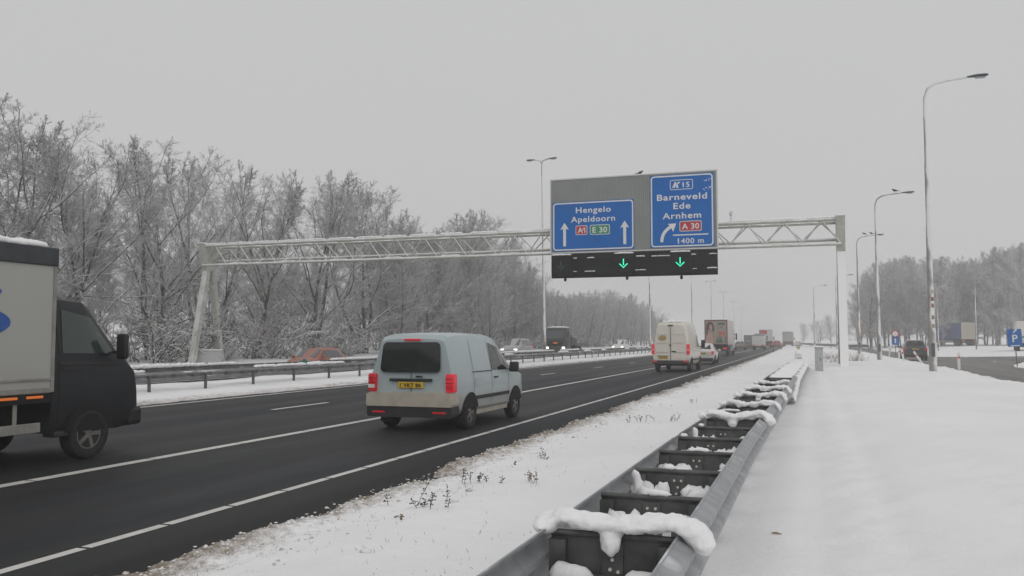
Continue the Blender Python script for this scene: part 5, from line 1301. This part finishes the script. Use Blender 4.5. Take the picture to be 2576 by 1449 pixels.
tag(a.build("dead_leaf", mat("dead_leaf_brown", (.26, .18, .09), .8), None, 180, (X, Y, gz(X, Y))), "curled brown leaf lying on the snow right of the barrier", "leaf")
# ------------------------------------------------------------------ trees
m_bark = snowed("bark_with_snow", (.045, .038, .032), .15, .5, (0, 0, 1), nscale=2.2, namp=.35, var=.35)
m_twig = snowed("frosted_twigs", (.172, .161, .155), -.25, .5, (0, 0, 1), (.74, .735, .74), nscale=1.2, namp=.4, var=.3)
m_twigf = snowed('frosted_twigs_haze_pale', (.34, .325, .32), -.45, .4, (0, 0, 1), (.74, .735, .74), nscale=1.2, namp=.4, var=.3)  # right-hand wood: frost, with distance haze put into the paler colour
m_bark_far = snowed("frosted_bark_haze_pale", (.22, .21, .205), .0, .6, (0, 0, 1), nscale=2.2, namp=.3, var=.3)  # bark of the same wood, haze likewise mixed into its frosted tone
m_leaf = snowed("dark_leaves", (.030, .032, .020), .75, 1.3, (0, 0, 1), (.8, .8, .8), nscale=1.0, namp=.45, var=.4)
m_russet = snowed("russet_leaves", (.13, .045, .035), .6, 1.0, (0, 0, 1), (.8, .8, .8), nscale=1.0, namp=.4, var=.4)

def tubes_mesh(name, segs, sides):
    a = np.array(segs, float); p0, p1, r0, r1 = a[:, 0:3], a[:, 3:6], a[:, 6], a[:, 7]
    d = p1-p0; d /= np.maximum(np.linalg.norm(d, axis=1, keepdims=True), 1e-9)
    h = np.where(np.abs(d[:, 2:3]) < .9, np.array([[0, 0, 1.]]), np.array([[1., 0, 0]]))
    u = np.cross(d, h); u /= np.linalg.norm(u, axis=1, keepdims=True); v = np.cross(d, u)
    vs = []
    for p, r in ((p0, r0), (p1, r1)):
        for k in range(sides):
            t = 2*math.pi*k/sides + .5
            vs.append(p + (u*math.cos(t) + v*math.sin(t))*r[:, None])
    vs = np.stack(vs, 1).reshape(-1, 3); b0 = np.arange(len(a))*2*sides
    fs = np.concatenate([np.stack([b0+k, b0+(k+1) % sides, b0+sides+(k+1) % sides, b0+sides+k], 1) for k in range(sides)])
    me = bpy.data.meshes.new(name); fast_mesh(me, vs, fs); return me

def norm3(d):
    k = 1/math.sqrt(d[0]*d[0]+d[1]*d[1]+d[2]*d[2]+1e-12); return (d[0]*k, d[1]*k, d[2]*k)
def turn(d, ang, az):
    ax = (0, 0, 1) if abs(d[2]) < .95 else (1, 0, 0)
    u = norm3((d[1]*ax[2]-d[2]*ax[1], d[2]*ax[0]-d[0]*ax[2], d[0]*ax[1]-d[1]*ax[0]))
    v = (d[1]*u[2]-d[2]*u[1], d[2]*u[0]-d[0]*u[2], d[0]*u[1]-d[1]*u[0])
    s, c = math.sin(ang), math.cos(ang); ca, sa = math.cos(az), math.sin(az)
    return norm3(tuple(d[i]*c + (u[i]*ca + v[i]*sa)*s for i in range(3)))

def make_tree(seed, H, kids_, ang, ratio, trop, nseg, jit, r0, start, Rc=.36, twig_r=(.02, .013, .009, .008), stems=1, spread=.2, thick_lv=2):
    """limbs reach for a domed envelope, so the crown keeps the rounded outline of a free-standing tree"""
    rg = random.Random(seed); thick, thin, load = [], [], []
    L_ = len(kids_); cz, rz, rx = .55*H, .47*H, Rc*H
    def reach(p, d):
        a = (d[0]**2+d[1]**2)/rx**2 + d[2]**2/rz**2
        b_ = (p[0]*d[0]+p[1]*d[1])/rx**2 + (p[2]-cz)*d[2]/rz**2
        c = (p[0]**2+p[1]**2)/rx**2 + (p[2]-cz)**2/rz**2 - 1
        q = b_*b_-a*c
        return max((-b_+math.sqrt(q))/a, .3) if q > 0 else .5
    def grow(p, d, L, r, lv):
        n = nseg[lv]; st = L/n; nk = kids_[lv] if lv < L_ else 0; acc = rg.random()
        s0 = start[min(lv, len(start)-1)]; tr = twig_r[min(max(lv-1, 0), len(twig_r)-1)]; j = jit[lv]
        for s in range(n):
            t = trop[lv]
            if lv == 1 and p[2] < .3*H: t = t*.15
            d = norm3((d[0]+rg.gauss(0, j), d[1]+rg.gauss(0, j), d[2]+rg.gauss(0, j)+t))
            q = (p[0]+d[0]*st, p[1]+d[1]*st, max(p[2]+d[2]*st, .15))
            f = (s+1)/n; tp = .93 if lv == 0 else .80
            ra = max(r*(1-tp*s/n), tr*.7); rb = max(r*(1-tp*f), tr*.7)
            (thick if lv < thick_lv else thin).append((*p, *q, ra, rb))
            if 0 < lv < 3 and abs(d[2]) < .86 and rg.random() < .8:      # snow lying along the limb
                f_ = .62*rg.uniform(.8, 1.25)
                load.append((p[0], p[1], p[2]+ra*.62, q[0], q[1], q[2]+rb*.62, ra*f_+.006, rb*f_+.006))
            if nk and f > s0:
                acc += nk/(n*(1-s0))
                while acc >= 1:
                    acc -= 1
                    a = rg.uniform(*ang[lv])
                    if lv == 0: a *= (1.35 - .75*(f-s0)/(1-s0+1e-6))
                    dc = turn(d, a, rg.uniform(0, 6.283))
                    u = rg.random()
                    m_ = (p[0]+(q[0]-p[0])*u, p[1]+(q[1]-p[1])*u, p[2]+(q[2]-p[2])*u)
                    R_ = reach(m_, dc)
                    if lv == 0: Lc = R_*rg.uniform(.72, 1.0)
                    else: Lc = min(L*ratio[lv]*(1-.5*f)*rg.uniform(.75, 1.25), R_*1.04+.25)
                    grow(m_, dc, Lc, max(rb*rg.uniform(.45, .65) if lv else min(rb*.62, .012+.0095*Lc), twig_r[min(lv, len(twig_r)-1)]), lv+1)
            p = q
        if 0 < lv < L_:      # leader keeps forking
            for _ in range(2):
                grow(p, turn(d, rg.uniform(.2, .5), rg.uniform(0, 6.283)), min(L*ratio[lv]*.5, reach(p, d)+.3), max(rb*.8, tr), lv+1)
    for k in range(stems):
        a = rg.uniform(0, 6.283) if stems == 1 else 6.283*k/stems+rg.uniform(-.5, .5)
        tl = spread*rg.uniform(.4, 1.2) if stems > 1 else spread*.25
        d0 = norm3((math.cos(a)*tl, math.sin(a)*tl, 1)); p0 = (.35*math.cos(a)*(stems > 1), .35*math.sin(a)*(stems > 1), -.3)
        grow(p0, d0, min(reach(p0, d0)*rg.uniform(.92, .99), H), r0*(1 if stems == 1 else .78), 0)
    return thick, thin, load

def tree_proto(name, seed, mb_, mt_, **k):
    a, b, s_ = make_tree(seed, **k)
    root = empty(name)
    link('snow_load', tubes_mesh('snow_load', s_, 4), m_snowcap, root, smooth=180)
    t = link("trunk", tubes_mesh("trunk", a, 6), mb_, root, smooth=180)
    c = link("crown", tubes_mesh("crown", b, 3), mt_, root, smooth=180)
    return root
BROAD = dict(kids_=(26, 15, 9, 6), ang=((.50, .95), (.5, 1.1), (.5, 1.2), (.5, 1.2)), ratio=(.5, .34, .45, .5),
             trop=(.03, .045, .0, -.015, -.02), nseg=(10, 8, 4, 3, 2), jit=(.06, .11, .16, .2, .24), start=(.10, .12, .1, .1), twig_r=(.022, .013, .0085, .0075))
TALL = dict(kids_=(26, 12, 7, 5), ang=((.5, .95), (.5, 1.1), (.5, 1.1), (.5, 1.1)), ratio=(.5, .45, .45, .5),
            trop=(.02, .09, .04, .01, 0), nseg=(12, 6, 4, 2, 2), jit=(.02, .09, .14, .2, .2), start=(.16, .15, .1, .1), twig_r=(.025, .017, .013, .012))
protos = [tree_proto("bare_tree", 11, m_bark, m_twig, H=17, r0=.22, stems=1, spread=.3, Rc=.32, **BROAD),
          tree_proto("bare_tree", 23, m_bark, m_twig, H=16, r0=.22, stems=3, spread=.22, Rc=.44, **{**BROAD, 'kids_': (12, 15, 8, 6)}),
          tree_proto("bare_tree", 37, m_bark, m_twig, H=17, r0=.25, stems=2, spread=.16, Rc=.42, **{**BROAD, 'kids_': (16, 15, 9, 5)}),
          tree_proto("bare_tree", 41, m_bark, m_twig, H=15, r0=.22, stems=4, spread=.30, Rc=.48, **{**BROAD, 'kids_': (10, 14, 8, 6)})]
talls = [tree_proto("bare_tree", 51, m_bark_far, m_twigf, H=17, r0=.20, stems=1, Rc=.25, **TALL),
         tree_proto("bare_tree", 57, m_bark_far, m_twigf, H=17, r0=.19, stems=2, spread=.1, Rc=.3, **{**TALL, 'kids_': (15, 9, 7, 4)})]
rt = random.Random(5)
def plant_tree(first, used, proto, X, Y, sc, label, group, z=None, zs=1.0):
    o = proto if id(proto) not in used else dup(proto)
    used[id(proto)] = 1
    o.location = (X, Y, ground_z([X-bend(Y)], [Y])[0]-.1 if z is None else z)
    o.rotation_euler = (0, 0, rt.uniform(0, 6.28)); o.scale = (sc*rt.uniform(.95, 1.1), sc*rt.uniform(.95, 1.1), sc*zs)
    tag(o, label, "tree", group); return o
used = {}
G_L = "snowy bare trees beyond the far carriageway"
# front rank: (pixel x, Y, wanted top pixel y, proto, label)
FR = [(-60, 38, 255, 1, "tall frosted tree rising above the box truck at the left edge of the photo"),
      (75, 42, 285, 3, "tall frosted tree behind the box truck, second from the left edge"),
      (235, 44, 283, 0, "slim frosted tree with upright boughs directly behind the dark truck cab"),
      (400, 52, 350, 2, "dark-trunked spreading tree just left of the gantry's left legs"),
      (520, 62, 395, 1, "frosted tree standing right behind the left legs of the sign gantry"),
      (655, 62, 408, 0, "slender pale frosted tree just right of the gantry's left legs"),
      (800, 74, 425, 2, "broad round-topped frosted tree above the red car"),
      (915, 84, 470, 3, "round frosted tree above the light blue van's left side"),
      (1000, 88, 600, 1, "low wide snowy tree behind the roof of the light blue van"),
      (1190, 118, 540, 2, "tall round frosted tree crossing the truss halfway to the blue signs"),
      (1100, 104, 640, 3, "snowy tree under the truss between the blue van and the silver car"),
      (1290, 140, 640, 3, "sloping frosted tree left of the tall double-armed lamp post"),
      (1230, 108, 690, 1, "low snowy tree right behind the silver oncoming car"),
      (1480, 215, 732, 0, "hazy frosted tree above the green lorry"),
      (1420, 190, 760, 1, "low hazy tree directly behind the green lorry"),
      (1575, 235, 738, 2, "pale hazy tree at the right end of the left-hand wood, beside the cream van")]
for px, Y, ty, pk, lb in FR:
    X, zt = at(px, ty, Y)
    Hn = {0: 17.3, 1: 16.2, 2: 17.3, 3: 15.2}[pk]
    sc = (zt)/Hn
    plant_tree(None, used, protos[pk], X, Y, sc, lb, G_L)
# the belt closes up and sinks towards the right
for k in range(34):
    px = 1010+k*18.3+rt.uniform(-6, 6); la = -46.5-(k % 3)*3.2; r0_ = ray(px, 800); Y = r0_[1]*la/r0_[0]
    top = np.interp(px, [1000, 1060, 1130, 1190, 1250, 1300, 1350, 1400, 1480, 1560, 1620, 1660], [520, 600, 590, 560, 590, 645, 728, 745, 740, 748, 792, 812])
    X, zt = at(px, float(top)+rt.uniform(2, 30), Y)
    plant_tree(None, used, protos[(k*7) % 4], X, Y, zt/15.8, "frosted tree in the closed belt sinking towards the cream van", "trees in the belt beside the far carriageway", zs=1.0)
for k in range(34):
    px = 1330+k*9.6+rt.uniform(-5, 5); la = (-45.5, -52, -60)[k % 3]; r0_ = ray(px, 800); Y = r0_[1]*la/r0_[0]
    top = np.interp(px, [1330, 1350, 1400, 1480, 1560, 1620, 1660], [690, 722, 738, 733, 740, 775, 805])
    X, zt = at(px, float(top)+rt.uniform(0, 22), Y)
    plant_tree(None, used, protos[(1, 3, 2)[k % 3]], X, Y, zt/15.8, "frosted tree in the closed belt sinking towards the cream van", "trees in the belt beside the far carriageway")
# ranks behind: nothing in the photo tells these apart
for k in range(44):
    Y = 34 + k*4.6 + rt.uniform(-2, 2); la = -52 - rt.uniform(0, 14)
    top = 15.5 if Y < 100 else 15.5 - (Y-100)*.03
    plant_tree(None, used, protos[k % 4], la+bend(Y), Y, top/16.5*rt.uniform(.58, .80), "frosted bare tree in the thick of the wood beyond the far carriageway", "trees deep in the left-hand wood")
# right-hand wood behind the car park
for k in range(46):
    px = 2165 + (k % 23)*20.5 + rt.uniform(-8, 8); Y = (192 if k < 23 else 214) + rt.uniform(-9, 9) - (px-2165)*.06
    tops = np.interp(px, [2150, 2190, 2240, 2300, 2420, 2500, 2576, 2650], [735, 672, 650, 640, 655, 632, 618, 600])
    X, zt = at(px, float(tops)+rt.uniform(-2, 16)+(10 if k >= 23 else 0), Y)
    plant_tree(None, used, talls[k % 2], X, Y, zt/17.4, "tall hazy frosted tree in the row behind the car park", "hazy trees behind the car park", z=.55)
X, zt = at(2185, 672, 182); plant_tree(None, used, protos[0], X, 182, zt/17.6, "spreading frosted tree at the left end of the row behind the car park", "hazy trees behind the car park", z=.3)
# very far trees, nearly gone in the mist
for k, (px, Y, ty) in enumerate([(1655, 285, 795), (1675, 300, 806), (1700, 320, 812), (1715, 345, 818), (1690, 330, 800), (1735, 360, 815), (1640, 300, 770), (2060, 380, 800), (2090, 350, 790), (2120, 360, 785), (2020, 420, 815)]):
    X, zt = at(px, ty, Y); plant_tree(None, used, protos[k % 4], X, Y, zt/16.5, "faint tree almost lost in the mist far along the motorway", "faint far trees in the mist", z=.2)

# undergrowth at the foot of the wood
def shrub_proto(seed, leafm, nleaf, lname):
    a, b, s_ = make_tree(seed, H=2.6, kids_=(5, 5, 4), ang=((.5, 1.1), (.5, 1.1), (.4, 1.1)), ratio=(.6, .5, .5), trop=(-.03, -.03, -.02, 0),
                     nseg=(6, 4, 3, 2), jit=(.12, .16, .2, .2), r0=.05, start=(.15, .1, .1), stems=9, spread=.9, Rc=.75, thick_lv=1)
    root = empty("shrub")
    link('snow_load', tubes_mesh('snow_load', s_, 4), m_snowcap, root, smooth=180)
    link("branches", tubes_mesh("branches", a, 4), m_bark, root, smooth=180)
    link("twigs", tubes_mesh("twigs", b, 3), m_twig, root, smooth=180)
    rg = np.random.RandomState(seed); bb = np.array(b); c = bb[rg.randint(0, len(bb), nleaf), 3:6] + rg.normal(0, .08, (nleaf, 3))
    u = rg.normal(0, 1, (nleaf, 3)); u /= np.linalg.norm(u, axis=1, keepdims=True); v = np.cross(u, rg.normal(0, 1, (nleaf, 3))); v /= np.linalg.norm(v, axis=1, keepdims=True)
    s_ = rg.uniform(.025, .06, (nleaf, 1))
    vs = np.stack([c-u*s_, c-v*s_*.5, c+u*s_, c+v*s_*.5], 1).reshape(-1, 3); vs[:, 2] = np.maximum(vs[:, 2], .02)
    me = bpy.data.meshes.new("foliage"); fast_mesh(me, vs, np.arange(nleaf*4).reshape(-1, 4))
    link("foliage", me, leafm, root); return root
shr = [shrub_proto(3, m_leaf, 1800, ""), shrub_proto(9, m_leaf, 700, "")]
rus = shrub_proto(14, m_russet, 500, "")
us = {}
for k in range(46):
    Y = 33 + (k*1.0)**1.25*1.42 + rt.uniform(-1, 1); la = -42.5 - rt.uniform(0, 6)
    pk = shr[k % 2]
    o = pk if id(pk) not in us else dup(pk); us[id(pk)] = 1
    dense = 48 < Y < 90
    o.location = (la+bend(Y), Y, gz(la, Y)-.1); o.rotation_euler = (0, 0, rt.uniform(0, 6.28)); q = rt.uniform(.8, 1.3)*(1.6 if dense and k % 3 else 1.0)
    o.scale = (q*1.1, q*1.1, q)
    tag(o, "dark snow-laden bush in the undergrowth at the foot of the wood", "bush", "snow-laden bushes under the left-hand trees")
X, _ = at(630, 850, 60); rus.location = (X, 60, .2); rus.scale = (.8, .8, 1.25)
tag(rus, "russet-leaved bush right of the gantry's left legs", "bush", "snow-laden bushes under the left-hand trees")

# ------------------------------------------------------------------ mist
hz = MB(); hz.box((-420, -24, -1.2), (420, 1120, 27))
m_haze = bpy.data.materials.new("haze_air"); m_haze.use_nodes = True
n = m_haze.node_tree.nodes; l = m_haze.node_tree.links; n.remove(n["Principled BSDF"])
pv = n.new("ShaderNodeVolumePrincipled"); pv.inputs["Color"].default_value = (.985, .98, .985, 1); pv.inputs["Density"].default_value = .0017
pv.inputs["Anisotropy"].default_value = .1
l.new(pv.outputs[0], n["Material Output"].inputs["Volume"])
tag(hz.build("haze", m_haze), kind="stuff")
